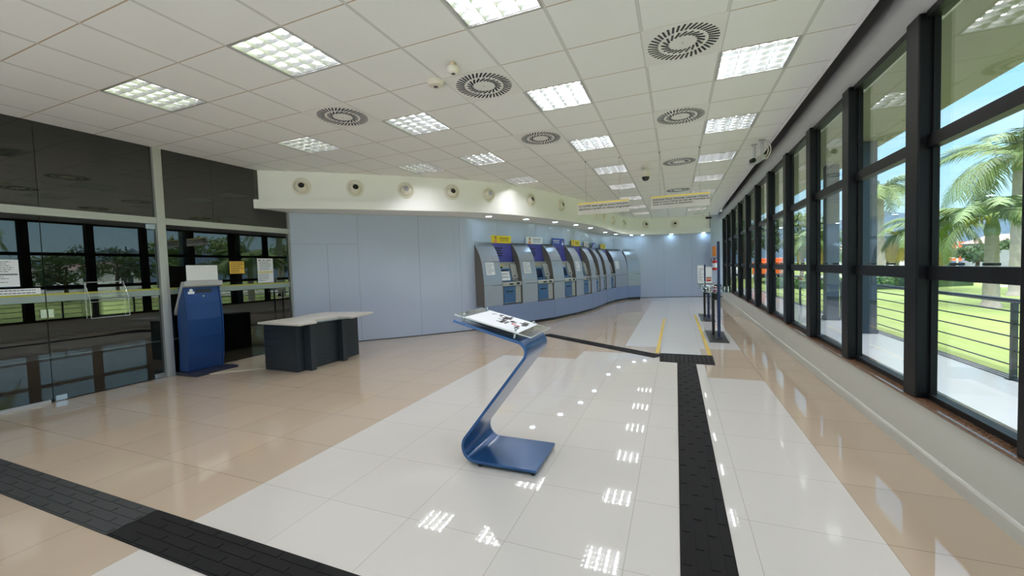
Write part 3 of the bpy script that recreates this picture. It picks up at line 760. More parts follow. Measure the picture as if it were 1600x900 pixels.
def make_atm(wd):
    root = empty('cash_machine')
    a, b = 0.012, wd - 0.012
    # housing: stepped fascia
    q = MB()
    poly = [(0.04, ZP + 0.02), (0.04, 0.985), (0.10, 0.99), (0.12, 1.08), (0.235, 1.50), (0.225, 1.565), (0.37, 1.565), (0.37, ZP + 0.02)]
    q.prism(poly, lambda u, v, k: (k, u, v), (a, b)); q.build('housing', M['atmgray'], root)
    q = MB(); q.prism([(0.002, 0.992), (0.002, 1.06), (0.02, 1.082), (0.13, 1.082), (0.13, 0.985)], lambda u, v, k: (k, u, v), (a, b)); sh = q.build('keypad_shelf', M['atmgray'], root, bevel=0.004)
    q = MB(); q.bb((0.22, -0.001, 1.012), (0.34, 0.006, 1.045)); q.bb((0.45, -0.001, 1.010), (0.55, 0.006, 1.060)); q.build('slot', M['atmdark'], sh)
    q = MB()
    for i in range(4):
        for j in range(3): q.box((0.40 + j * 0.026, 0.035 + i * 0.022, 1.085), (0.018, 0.015, 0.006))
    q.build('keypad', M['atmdark'], sh)
    q = MB(); q.bb((0.05, 0.022, ZP + 0.04), (0.42, 0.045, 0.975)); dr = q.build('door', M['atmblue'], root, bevel=0.004)
    q = MB(); q.bb((0.12, 0.016, 0.845), (0.34, 0.0235, 0.868)); q.bb((0.14, 0.010, 0.86), (0.32, 0.022, 0.868)); q.build('slot', M['atmdark'], dr)
    q = MB(); q.bb((0.43, 0.026, ZP + 0.04), (b - 0.02, 0.045, 0.975)); q.build('side_cover', M['atmgray'], root, bevel=0.004)
    # sloped face frame: local axes on the slope
    s0, s1 = Vector((0, 0.12, 1.08)), Vector((0, 0.235, 1.50)); sl = (s1 - s0); L = sl.length; sd = sl.normalized(); nn = Vector((0, -sd.z, sd.y))
    def on(x, t, h): return s0 + sd * t + nn * h + Vector((x, 0, 0))
    def slab(mb, x0, x1, t0, t1, h0, h1, mi=0):
        mb.add([on(x, t, h) for h in (h0, h1) for t in (t0, t1) for x in (x0, x1)], [(0, 1, 3, 2), (4, 6, 7, 5), (0, 4, 5, 1), (2, 3, 7, 6), (0, 2, 6, 4), (1, 5, 7, 3)], mi)
    q = MB(); slab(q, 0.02, 0.40, 0.01, 0.335, 0.0, 0.030); bz = q.build('screen_bezel', M['atmblue'], root, bevel=0.005)
    q = MB(); slab(q, 0.055, 0.335, 0.06, 0.295, 0.026, 0.033); q.build('screen', M['screen'], bz)
    q = MB(); 
    for t in (0.09, 0.14, 0.19, 0.24): slab(q, 0.348, 0.372, t, t + 0.022, 0.03, 0.036)
    q.build('side_keys', M['atmgray'], bz)
    q = MB(); slab(q, 0.41, b - 0.02, 0.09, 0.43, 0.0, 0.05); up = q.build('card_module', M['atmgray'], root, bevel=0.006)
    q = MB(); slab(q, 0.44, 0.53, 0.02, 0.085, 0.0, 0.06); slab(q, 0.45, 0.52, 0.045, 0.055, 0.06, 0.063, 1); q.build('receipt_module', [M['atmgray'], M['atmdark']], root)
    q = MB(); slab(q, 0.45, 0.53, 0.12, 0.14, 0.05, 0.053); q.build('card_slot', M['atmdark'], up)
    q = MB(); slab(q, 0.03, 0.21, 0.40, 0.425, 0.0, 0.02, 0); q.build('lamp_strip', M['hilite'], root)
    q = MB(); slab(q, 0.05, 0.17, 0.345, 0.392, 0.0, 0.014); q.build('camera_window', M['atmdark'], root)
    # violet header with lettering bars
    q = MB(); q.prism([(0.30, 1.565), (0.375, 2.035), (0.39, 2.035), (0.39, 1.565)], lambda u, v, k: (k, u, v), (a, b)); hd = q.build('header', M['header'], root)
    q = MB()
    for i, (x0, x1) in enumerate(((0.08, 0.32), (0.09, 0.26), (0.08, 0.30), (0.08, 0.28))):
        z = 1.90 - 0.062 * i; d = 0.30 + 0.075 * (z - 1.565) / 0.47
        q.bb((x0, d - 0.004, z), (x1, d + 0.004, z + 0.026))
    q.build('lettering', M['inkdark'], hd)
    return root

def frame_of(k):
    d = (U[k + 1] - U[k]); return math.atan2(d.y, d.x), d.length

def local(k, x, y, z):
    d = (U[k + 1] - U[k]).normalized(); n = Vector((-d.y, d.x)); p = U[k] + d * x + n * y
    return (p.x, p.y, z)

panel_src = atm_src = None
for k in range(8):
    rz, L = frame_of(k)
    if panel_src is None: o = panel_src = make_panel(PW)
    else: o = copy_tree(panel_src)
    o.location = (U[k].x, U[k].y, 0); o.rotation_euler = (0, 0, rz)
    if k < 7: lab = 'curved grey cabinet just left of the %s cash machine from the near end' % ORD[k]
    else: lab = 'curved blue-grey cabinet right of the last cash machine, with a notice on it'
    tag(o, lab, 'cabinet', 'cabinets between the cash machines')
    if k < 7:
        wd = L - PW
        if atm_src is None: o = atm_src = make_atm(1.18 - PW)
        else: o = copy_tree(atm_src)
        o.location = local(k, PW, 0, 0); o.rotation_euler = (0, 0, rz); o.scale = (wd / (1.18 - PW), 1, 1)
        lab = ['cash machine nearest the near end, with a paper taped on its screen, yellow board above', 'second cash machine from the near end, under the white board', 'third cash machine from the near end, under the wide blue board',
               'fourth cash machine from the near end, under the second yellow board', 'fifth cash machine, under the small white board', 'sixth cash machine, under the small blue board', 'last cash machine, farthest away, under the third yellow board'][k]
        tag(o, lab, 'cash machine', 'row of cash machines')
rz, L = frame_of(7); o = make_panel(L - PW); o.location = local(7, PW, 0, 0); o.rotation_euler = (0, 0, rz)
tag(o, 'plain curved blank blue-grey cabinet second from the far end of the cash machine row', 'cabinet', 'cabinets between the cash machines')
rz, L = frame_of(8); o = make_panel(L); o.location = (U[8].x, U[8].y, 0); o.rotation_euler = (0, 0, rz)
tag(o, 'end cabinet of the cash machine row, turned toward the far wall', 'cabinet', 'cabinets between the cash machines')

# advert boards on top
BOARDS = [('signyellow', 'big yellow advert board with a woman printed on it, above the first cash machine'), ('signwhite', 'white advert board with a small figure, above the second cash machine'),
          ('signblue', 'blue advert board with a figure at its right end, above the third cash machine'), ('signyellow', 'yellow advert board above the fourth cash machine'),
          ('signwhite', 'small white advert board above the fifth cash machine'), ('signblue', 'small blue advert board above the sixth cash machine'), ('signyellow', 'farthest yellow advert board above the last cash machine')]
for k, (c, lab) in enumerate(BOARDS):
    rz, L = frame_of(k); wd = L - PW
    o = empty('advert_board', local(k, PW, 0.37, 2.036), rz)
    q = MB(); q.bb((0.0, 0, 0), (wd, 0.012, 0.185)); q.build('board', M[c], o)
    fx = wd * (0.84 if k == 2 else 0.2); y = -0.002
    ink = M['inkdark'] if c == 'signyellow' else (M['header'] if c == 'signwhite' else M['signwhite'])
    q = MB()
    q.lathe([(0.034, 0), (0.034, 0.002)], 16, 1, M=Matrix.Translation((fx + 0.006, y + 0.001, 0.128)) @ Matrix.Rotation(PI / 2, 4, 'X') @ Matrix.Diagonal((0.85, 1.15, 1, 1)))
    q.lathe([(0.024, 0), (0.024, 0.003)], 16, 0, M=Matrix.Translation((fx, y + 0.001, 0.118)) @ Matrix.Rotation(PI / 2, 4, 'X') @ Matrix.Diagonal((0.8, 1.1, 1, 1)))
    q.prism([(fx - 0.05, 0.005), (fx + 0.055, 0.005), (fx + 0.035, 0.075), (fx, 0.09), (fx - 0.035, 0.07)], lambda u, v, s: (u, s, v), (y - 0.001, y + 0.001), 0 if c != 'signblue' else 2)
    q.build('figure', [M['skin'], M['hair'], M['signwhite']], o)
    q = MB()
    x0 = 0.07 * wd if k == 2 else 0.42 * wd; x1 = 0.6 * wd if k == 2 else 0.9 * wd
    for (z, f) in ((0.122, 1.0), (0.095, 0.85), (0.05, 0.95)):
        xx = x0
        while xx < x0 + (x1 - x0) * f:
            ww = random.uniform(0.03, 0.07); q.bb((xx, y, z), (min(xx + ww, x1), y + 0.003, z + 0.014)); xx += ww + 0.012
    q.build('lettering', ink, o)
    tag(o, lab, 'advert board', 'boards above the cash machines')

# paper notices on panels
def lines(mb, x0, x1, z0, z1, n, y, mi=1, fill=0.55, seed=1):
    r = random.Random(seed)
    for i in range(n):
        z = z1 - (i + 0.5) * (z1 - z0) / n; h = (z1 - z0) / n * 0.32; e = x1 if r.random() < fill else x0 + (x1 - x0) * r.uniform(0.45, 0.9); xx = x0
        while xx < e - 0.004:
            ww = min(r.uniform(0.012, 0.04), e - xx); mb.bb((xx, y - 0.0004, z - h / 2), (xx + ww, y + 0.0004, z + h / 2), mi); xx += ww + 0.006
for k, lab in ((0, 'white paper notice on the panel left of the first cash machine'), (1, 'white paper notice on the panel left of the second cash machine'), (3, 'white paper notice on the panel left of the fourth cash machine'), (7, 'farthest white paper notice, on the panel right of the last cash machine')):
    rz, L = frame_of(k); z0, z1 = 1.27, 1.555
    o = empty('paper_notice', local(k, 0.10, depth_at(z0) - 0.010, z0), rz)
    tilt = math.atan2(depth_at(z1) - depth_at(z0), z1 - z0); o.rotation_euler = (-tilt, 0, rz)
    q = MB(); q.bb((0.0, -0.001, 0), (0.245, 0.001, 0.29)); q.build('sheet', M['paper'], o)
    q = MB(); lines(q, 0.02, 0.225, 0.02, 0.27, 11, -0.0015, 0, seed=k); q.build('print', M['ink'], o)
    tag(o, lab, 'notice', 'paper notices by the cash machines')
rz, L = frame_of(0); o = empty('paper_notice', local(0, PW + 0.045, 0.12 - 0.033, 1.118), rz); o.rotation_euler = (-math.atan2(0.115, 0.42), 0, rz)
q = MB(); q.bb((0, -0.001, 0), (0.29, 0.001, 0.23)); q.build('sheet', M['paper'], o)
q = MB(); lines(q, 0.03, 0.26, 0.13, 0.19, 2, -0.0015, 0, 1, 5); lines(q, 0.03, 0.26, 0.06, 0.11, 1, -0.0015, 0, 1, 6); q.build('print', M['inkdark'], o)
tag(o, 'white paper with bold lines taped over the screen of the first cash machine', 'notice', 'paper notices by the cash machines')

# ================================================================== BLUE Z STAND
o = empty('information_stand', (-1.16, 2.74, 0))
ox, oy = -1.16, 2.74
def arc(c, r, a0, a1, n=10): return [(c[0] + r * math.cos(math.radians(a0 + (a1 - a0) * i / n)), c[1] + r * math.sin(math.radians(a0 + (a1 - a0) * i / n))) for i in range(n + 1)]
sx = math.degrees(math.atan2(0.79 - 0.122, -0.946 + 1.432))          # slope of the leg
path = [(-0.888, 0.035), (-1.335, 0.035)] + arc((-1.345, 0.135), 0.10, 270, 180 - (90 - sx), 12)[1:] 
tp = math.degrees(math.atan2(1.045 - 0.914, -1.482 + 0.973))          # slope of the top
path += arc((-1.012, 0.835), 0.075, -(90 - sx), 180 + tp - 90 - 360 + 360 - 0, 12) if False else []
# second bend: leg direction angle sx, top direction angle tp (about 165 deg)
c2 = Vector((-1.010, 0.838)); r2 = 0.072
path += [(c2.x + r2 * math.cos(math.radians(a)), c2.y + r2 * math.sin(math.radians(a))) for a in [(sx - 90) + (tp - 90 - (sx - 90)) * i / 12 for i in range(13)]]
path += [(-1.482, 1.045)]
th = 0.02
P2 = [Vector(p) for p in path]; nrm = []
for i in range(len(P2)):
    t = (P2[min(i + 1, len(P2) - 1)] - P2[max(i - 1, 0)]).normalized(); nrm.append(Vector((-t.y, t.x)))
poly_o = [p + n * (-th / 2) for p, n in zip(P2, nrm)]; poly_i = [p + n * (th / 2) for p, n in zip(P2, nrm)]
q = MB(); n = len(P2)
y0, y1 = 2.512 - oy, 2.972 - oy
vs = [(p.x - ox, y0, p.y) for p in poly_o] + [(p.x - ox, y0, p.y) for p in poly_i] + [(p.x - ox, y1, p.y) for p in poly_o] + [(p.x - ox, y1, p.y) for p in poly_i]
fs = []
for i in range(n - 1):
    fs += [(i, i + 1, 2 * n + i + 1, 2 * n + i), (n + i, 3 * n + i, 3 * n + i + 1, n + i + 1), (i, n + i, n + i + 1, i + 1), (2 * n + i, 2 * n + i + 1, 3 * n + i + 1, 3 * n + i)]
fs += [(0, 2 * n, 3 * n, n), (n - 1, 2 * n - 1, 4 * n - 1, 3 * n - 1)]
q.add(vs, fs); q.build('bent_sheet', M['standblue'], o, smooth=True, bevel=0.003)
for (x, y) in ((-0.92, 2.54), (-0.92, 2.95), (-1.32, 2.54), (-1.32, 2.95)):
    q = MB(); q.lathe([(0.014, 0.0), (0.014, 0.018), (0.009, 0.026)], 12, M=Matrix.Translation((x - ox, y - oy, 0))); q.build('foot', M['black'], o)
# acrylic plate on four spacers, following the tilt of the top
td = Vector((0.914 - 0, 0)); u = Vector((-0.973 + 1.482, 0, 0.914 - 1.045)).normalized(); nz_ = Vector((u.z * -1, 0, u.x))
org = Vector((-1.482 - ox, 0, 1.045 + 0.012))
def tl(x, y, h): return org + u * x + nz_ * h + Vector((0, y - oy, 0))
def tbox(mb, x0, x1, ya, yb, h0, h1, mi=0):
    mb.add([tl(x, y, h) for h in (h0, h1) for y in (ya, yb) for x in (x0, x1)], [(0, 2, 3, 1), (4, 5, 7, 6), (0, 1, 5, 4), (2, 6, 7, 3), (0, 4, 6, 2), (1, 3, 7, 5)], mi)
PX0, PX1, PY0, PY1, PH = 0.012, 0.60, 2.50, 2.935, 0.036
q = MB(); tbox(q, PX0, PX1, PY0, PY1, PH, PH + 0.006); pt = q.build('acrylic_plate', M['acrylic'], o)
q = MB()
for (a, b, c, d) in ((PX0, PX1, PY0 - 0.0015, PY0), (PX0, PX1, PY1, PY1 + 0.0015), (PX0 - 0.0015, PX0, PY0, PY1), (PX1, PX1 + 0.0015, PY0, PY1)): tbox(q, a, b, c, d, PH, PH + 0.006)
q.build('plate_edge', M['acryledge'], pt)
q = MB(); tbox(q, 0.085, 0.53, 2.50, 2.93, 0.018, 0.021); q.build('lower_plate', M['acrylic'], o)
for (x, y) in ((0.07, 2.53), (0.475, 2.53), (0.07, 2.905), (0.475, 2.905)):
    q = MB(); Mx = Matrix.Translation(tl(x, y, -0.006)) @ nz_.to_track_quat('Z', 'Y').to_matrix().to_4x4()
    q.lathe([(0.008, 0), (0.008, 0.058), (0.010, 0.058), (0.010, 0.066), (0.004, 0.068)], 14, M=Mx); q.build('spacer', M['steel'], o)
tag(o, 'blue bent-steel information stand with a clear slanted top plate', 'stand')
o2 = empty('printed_sheet', (ox, oy, 0))
q = MB(); tbox(q, 0.095, 0.505, 2.503, 2.925, PH + 0.0064, PH + 0.0074); q.build('sheet', M['paper'], o2)
q = MB(); qr = MB()
for (x, y, a, b) in ((0.155, 2.83, 0.012, 0.014), (0.165, 2.85, 0.02, 0.006), (0.20, 2.86, 0.05, 0.012), (0.215, 2.83, 0.014, 0.05), (0.235, 2.80, 0.03, 0.012), (0.26, 2.79, 0.012, 0.07), (0.275, 2.75, 0.014, 0.10), (0.29, 2.77, 0.012, 0.12),
                     (0.25, 2.735, 0.05, 0.012), (0.305, 2.80, 0.012, 0.05), (0.29, 2.66, 0.014, 0.06), (0.305, 2.64, 0.012, 0.09), (0.33, 2.65, 0.013, 0.07), (0.27, 2.655, 0.04, 0.012),
                     (0.335, 2.77, 0.04, 0.012), (0.345, 2.74, 0.014, 0.05), (0.365, 2.74, 0.02, 0.014), (0.42, 2.77, 0.012, 0.08), (0.44, 2.72, 0.014, 0.12), (0.40, 2.79, 0.05, 0.012), (0.455, 2.74, 0.012, 0.06), (0.43, 2.60, 0.012, 0.07), (0.41, 2.65, 0.03, 0.012), (0.45, 2.59, 0.01, 0.04)):
    tbox(q, x, x + a * 1.35, y, y + b * 1.2, PH + 0.0074, PH + 0.0080)
for (x, y, a, b) in ((0.372, 2.69, 0.012, 0.03), (0.388, 2.68, 0.004, 0.035), (0.397, 2.685, 0.014, 0.02), (0.416, 2.675, 0.004, 0.035), (0.424, 2.68, 0.014, 0.02)): tbox(qr, x, x + a * 1.1, y, y + b * 1.2, PH + 0.0074, PH + 0.0080)
q.build('black_print', M['inkdark'], o2); qr.build('red_print', M['inkred'], o2)
tag(o2, 'white sheet with black blocks and red letters under the blue stand\'s plate', 'paper')

# ================================================================== FLOOR STRIPS
def strip(name, label, poly_len, wid, loc, rz, m, bars=True, across=False):
    """raised rubber guide mats: box with long bars, local x along the strip."""
    o = empty(name, loc, rz)
    q = MB(); q.bb((0, -wid / 2, 0.0006), (poly_len, wid / 2, 0.0045))
    q.build('mat', m, o)
    q = MB(); n = max(1, round(poly_len / 0.25)); L = poly_len / n
    if bars:
        for i in range(n):
            for y in (-0.375, -0.125, 0.125, 0.375):
                off = L * 0.5 if (y in (-0.125, 0.375)) else 0.0
                x0 = i * L + off; x1 = min(x0 + L - 0.016, poly_len)
                if x1 - x0 > 0.03: q.bb((x0 + 0.004, y * wid - 0.019, 0.004), (x1, y * wid + 0.019, 0.0075))
        q.build('raised_bars', m, o)
    tag(o, label, 'tactile strip', 'tactile guide strips')
    return o
strip('tactile_strip', 'black tactile strip running straight down the hall, right of the blue stand', 7.0, 0.243, (0.121, -0.9, 0), PI / 2, M['rubber'])
o = empty('tactile_strip', (0.12, 6.40, 0))
q = MB(); q.prism([(-0.352, -0.27), (0.362, -0.32), (0.372, 0.292), (-0.375, 0.305)], lambda u, v, k: (u, v, k), (0.0006, 0.0045)); q.build('mat', M['rubber'], o)
q = MB()
for i in range(12):
    for j in range(10): 
        x, y = -0.32 + i * 0.059, -0.25 + j * 0.057
        q.lathe([(0.014, 0.004), (0.011, 0.008)], 8, M=Matrix.Translation((x, y, 0)))
q.build('raised_dots', M['rubber'], o); tag(o, 'black tactile crossing pad at the far end of the straight strip', 'tactile strip', 'tactile guide strips')
dx, dy = -2.50 + 0.20, 8.10 - 6.48
strip('tactile_strip', 'black tactile strip slanting from the crossing pad toward the cash machines', math.hypot(dx, dy), 0.25, (-0.25, 6.45, 0), math.atan2(dy, dx), M['rubber'])
strip('tactile_strip', 'darker black tactile strip across the near floor, at the bottom edge', 2.93, 0.245, (-2.945, 1.295, 0), -0.004, M['rubber'])
strip('tactile_strip', 'worn greyer tactile strip in the near left corner, leading to the glass door', 3.75, 0.245, (-6.70, 1.305, 0), -0.003, M['rubber2'])
for x, ya, yb, lab in ((-0.290, 6.72, 10.97, 'yellow floor tape line, left of the pair down the far hall'), (0.458, 6.72, 11.88, 'yellow floor tape line beside the writing tables, right of the pair')):
    q = MB(); q.bb((x - 0.027, ya, 0.0006), (x + 0.027, yb, 0.0016)); o = q.build('floor_tape', M['yellow']); tag(o, lab, 'floor tape', 'yellow floor lines')

# ================================================================== LEFT SIDE FURNITURE
# papers and fittings on the glass
def glass_paper(label, y0, y1, z0, z1, m, n, band=None, bold=None, seed=1, logos=False, heading=0.0):
    o = empty('glass_notice', (GXW + 0.0065, y0, z0), PI / 2)      # local x runs along +Y, front faces +X (local -y)
    W_, H_ = y1 - y0, z1 - z0
    q = MB(); q.bb((0, -0.0008, 0), (W_, 0.0002, H_)); q.build('sheet', m, o)
    q = MB(); top = H_ * (0.88 if logos else 0.95)
    if band: 
        lines(q, W_ * 0.15, W_ * 0.85, H_ * (band + 0.07), top, n, -0.0012, 0, 0.4, seed); lines(q, W_ * 0.06, W_ * 0.7, H_ * 0.06, H_ * (band - 0.05), max(3, n - 1), -0.0012, 0, 0.4, seed + 3)
    else: lines(q, W_ * 0.07, W_ * 0.93, H_ * 0.06, top, n, -0.0012, 0, 0.6, seed)
    q.build('print', M['ink'] if m is M['paper'] else M['bark'], o)
    if band: q = MB(); q.bb((0.01, -0.0012, H_ * (band - 0.025)), (W_ - 0.01, -0.0009, H_ * (band + 0.025))); q.build('marker_band', M['hilite'] if bold is None else bold, o)
    if logos:
        q = MB(); q.bb((W_ * 0.08, -0.0012, H_ * 0.91), (W_ * 0.25, -0.0009, H_ * 0.94)); q.lathe([(0.012, 0), (0.012, 0.0005)], 12, M=Matrix.Translation((W_ * 0.42, -0.0008, H_ * 0.925)) @ Matrix.Rotation(PI / 2, 4, 'X')); q.bb((W_ * 0.58, -0.0012, H_ * 0.91), (W_ * 0.86, -0.0009, H_ * 0.935)); q.build('logo', M['inkdark'], o)
    return tag(o, label, 'notice', 'notices on the glass wall')
glass_paper('large white notice on the left glass door, grey band through its middle', 1.90, 2.165, 1.38, 1.68, M['paper'], 6, 0.45, M['ink'], 2)
glass_paper('long low white strip notice on the left glass door, above the frosted band', 1.75, 2.32, 1.283, 1.352, M['paper'], 2, seed=8)
glass_paper('yellow notice on the dark glass above the blue kiosk', 4.485, 4.73, 1.465, 1.67, M['paperyellow'], 6, seed=4)
glass_paper('white notice with a yellow marker band, on the dark glass left of the curved wall', 4.965, 5.265, 1.29, 1.725, M['paper'], 6, 0.44, None, 5, True)

o = empty('leaflet_holder', (GXW + 0.005, 2.70, 0.95), PI / 2)
W_, H_, D_ = 0.385, 0.45, 0.10
q = MB(); q.bb((0, -0.003, 0), (W_, 0, H_)); q.bb((0, -D_, 0), (W_, -D_ + 0.003, H_ * 0.45)); q.bb((0, -D_, 0), (W_, 0, 0.003)); q.bb((0, -D_ * 0.55, 0.0), (W_, -D_ * 0.55 + 0.003, H_ * 0.62))
for x in (0, W_ - 0.003): q.prism([(0, 0), (-D_, 0), (-D_, H_ * 0.55), (0, H_)], lambda u, v, k: (k, u, v), (x, x + 0.003))
q.build('body', M['acrylic'], o)
q = MB(); e = 0.0022
for a, b in (((0, -D_, 0), (W_, -D_, 0)), ((0, -D_, H_ * 0.45), (W_, -D_, H_ * 0.45)), ((0, 0, H_), (W_, 0, H_)), ((0, -D_, 0), (0, -D_, H_ * 0.55)), ((W_, -D_, 0), (W_, -D_, H_ * 0.55)), ((0, -D_, H_ * 0.55), (0, 0, H_)), ((W_, -D_, H_ * 0.55), (W_, 0, H_)), ((0, -D_ * 0.55, H_ * 0.62), (W_, -D_ * 0.55, H_ * 0.62)), ((0, 0, 0), (0, 0, H_)), ((W_, 0, 0), (W_, 0, H_))):
    q.tube([a, b], e, 6)
q.build('edge', M['acryledge'], o)
tag(o, 'clear acrylic leaflet holder on the dark glass door, empty', 'leaflet holder')

# self-service kiosk seen from behind
o = empty('service_kiosk', (-6.60, 3.90, 0))
kx, ky = -6.60, 3.90
q = MB()
front = [(-6.615, 0.045), (-6.575, 0.25), (-6.552, 0.55), (-6.548, 0.80), (-6.565, 1.05), (-6.60, 1.285)]
poly = [(x - kx, z) for x, z in front] + [(-6.66 - kx, 1.285), (-6.80 - kx, 0.90), (-6.81 - kx, 0.80), (-6.80 - kx, 0.045)]
q.prism(poly, lambda u, v, k: (u, k, v), (3.66 - ky, 4.13 - ky)); q.build('body', M['kiosk'], o, bevel=0.008)
q = MB()
for ya, yb in ((3.645, 3.66), (4.13, 4.145)):
    q.prism([(x - kx + 0.012, z) for x, z in front] + [(-6.70 - kx, 1.285), (-6.80 - kx, 0.06)], lambda u, v, k: (u, k, v), (ya - ky, yb - ky))
q.build('side_trim', M['kiosk'], o)
q = MB(); q.prism([(-6.835 - kx, 0.87), (-6.835 - kx, 0.925), (-6.625 - kx, 1.365), (-6.545 - kx, 1.365), (-6.545 - kx, 1.295), (-6.60 - kx, 1.275)], lambda u, v, k: (u, k, v), (3.64 - ky, 4.17 - ky)); q.build('head', M['kioskgray'], o, bevel=0.006)
q = MB(); q.bb((-0.205, 3.68 - ky, 0.06), (-0.19, 4.1 - ky, 0.86)); q.build('front_panel', M['kioskgray'], o)
q = MB(); q.bb((-6.82 - kx, 3.60 - ky, 0.0), (-6.34 - kx, 4.20 - ky, 0.045)); q.build('base_plate', M['kioskdark'], o, bevel=0.006)
q = MB()
def back_x(z):
    for (x0, z0), (x1, z1) in zip(front[:-1], front[1:]):
        if z0 <= z <= z1: return x0 + (x1 - x0) * (z - z0) / (z1 - z0)
z = 1.215; q.bb((back_x(z) - kx - 0.004, 3.80 - ky, z - 0.03), (back_x(z) - kx + 0.004, 4.02 - ky, z + 0.03)); q.build('vent', M['kioskdark'], o)
q = MB(); q.bb((back_x(1.2) - kx - 0.002, 3.70 - ky, 1.165), (back_x(1.2) - kx + 0.003, 3.785 - ky, 1.215)); q.lathe([(0.024, 0), (0.024, 0.003)], 14, M=Matrix.Translation((back_x(1.23) - kx, 3.745 - ky, 1.232)) @ Matrix.Rotation(PI / 2, 4, 'Y')); q.build('sticker', M['paper'], o)
q = MB(); q.lathe([(0.012, 0), (0.012, 0.006)], 14, M=Matrix.Translation((back_x(1.13) - kx - 0.001, 3.90 - ky, 1.14)) @ Matrix.Rotation(PI / 2, 4, 'Y')); q.build('key_lock', M['steel'], o)
q = MB(); q.bb((back_x(1.13) - kx - 0.004, 3.67 - ky, 1.1), (back_x(1.13) - kx + 0.003, 4.12 - ky, 1.106)); q.build('panel_joint', M['kioskdark'], o)
tag(o, 'blue self-service kiosk with grey head, back turned to the hall beside the dark glass', 'kiosk')
o = empty('blank_sign', (-6.60, 3.92, 1.366))
q = MB(); q.bb((-0.008, -0.215, 0.0), (0.008, 0.215, 0.235)); q.build('board', M['signwhite'], o, bevel=0.003)
q = MB(); q.bb((-0.012, -0.225, -0.0005), (0.012, 0.225, 0.012)); q.build('holder', M['kioskgray'], o)
tag(o, 'blank white board standing on top of the blue kiosk', 'sign')

# dark reception desk
o = empty('reception_desk', (-5.42, 4.86, 0)); ddx, ddy = -5.42, 4.86
HT = 0.705
q = MB()
foot = [(-5.78, 4.235), (-5.09, 4.21), (-5.085, 4.36), (-5.09, 5.05), (-5.15, 5.50), (-5.80, 5.52)]
q.prism([(x - ddx, y - ddy) for x, y in foot], lambda u, v, k: (u, v, k), (0.0, HT)); bd = q.build('carcass', M['desk'], o)
q = MB()
for i in range(1, 6):
    z = HT * i / 6
    q.bb((-5.78 - ddx, 4.205 - ddy + 0.012, z - 0.002), (-5.089 - ddx, 4.24 - ddy, z + 0.002))
    q.bb((-5.12 - ddx, 4.21 - ddy, z - 0.002), (-5.0845 - ddx, 4.345 - ddy, z + 0.002)); q.bb((-5.16 - ddx, 5.06 - ddy, z - 0.002), (-5.0935 - ddx, 5.2 - ddy, z + 0.002))
q.build('groove', M['deskdark'], bd)
q = MB(); q.bb((-5.12 - ddx, 4.34 - ddy, 0), (-4.955 - ddx, 4.43 - ddy, HT)); q.build('pilaster', M['desk'], o, bevel=0.004)
q = MB(); q.bb((-5.12 - ddx, 4.97 - ddy, 0), (-4.975 - ddx, 5.055 - ddy, HT)); q.build('pilaster', M['desk'], o, bevel=0.004)
q = MB(); q.bb((-5.089 - ddx, 4.44 - ddy, 0.02), (-5.074 - ddx, 4.965 - ddy, HT - 0.01)); fp = q.build('perforated_front', M['deskfront'] if 'deskfront' in M else M['desk'], o)
q = MB()
for i in range(9):
    for j in range(12): q.bb((-5.0735 - ddx - 0.003, 4.475 - ddy + i * 0.054, 0.06 + j * 0.052), (-5.0735 - ddx + 0.001, 4.495 - ddy + i * 0.054, 0.08 + j * 0.052))
q.build('perforations', M['deskdark'], fp)
top = [(-5.72, 4.10), (-4.80, 4.03), (-4.80, 4.33), (-5.05, 4.47), (-4.99, 4.92), (-4.68, 4.88), (-4.86, 5.58), (-5.80, 5.44), (-5.86, 5.16), (-5.68, 4.70)]
q = MB(); q.prism([(x - ddx, y - ddy) for x, y in top], lambda u, v, k: (u, v, k), (HT + 0.0, HT + 0.03)); q.build('countertop', M['desktop'], o, bevel=0.006)
q = MB(); q.prism([(x - ddx, y - ddy) for x, y in ((-4.84, 4.30), (-5.07, 4.44), (-5.01, 4.94), (-4.74, 4.90))], lambda u, v, k: (u, v, k), (HT + 0.004, HT + 0.012)); q.build('glass_inset', M['tableglass'], o)
tag(o, 'dark slate reception desk with pale angular top, before the dark glass wall', 'desk')

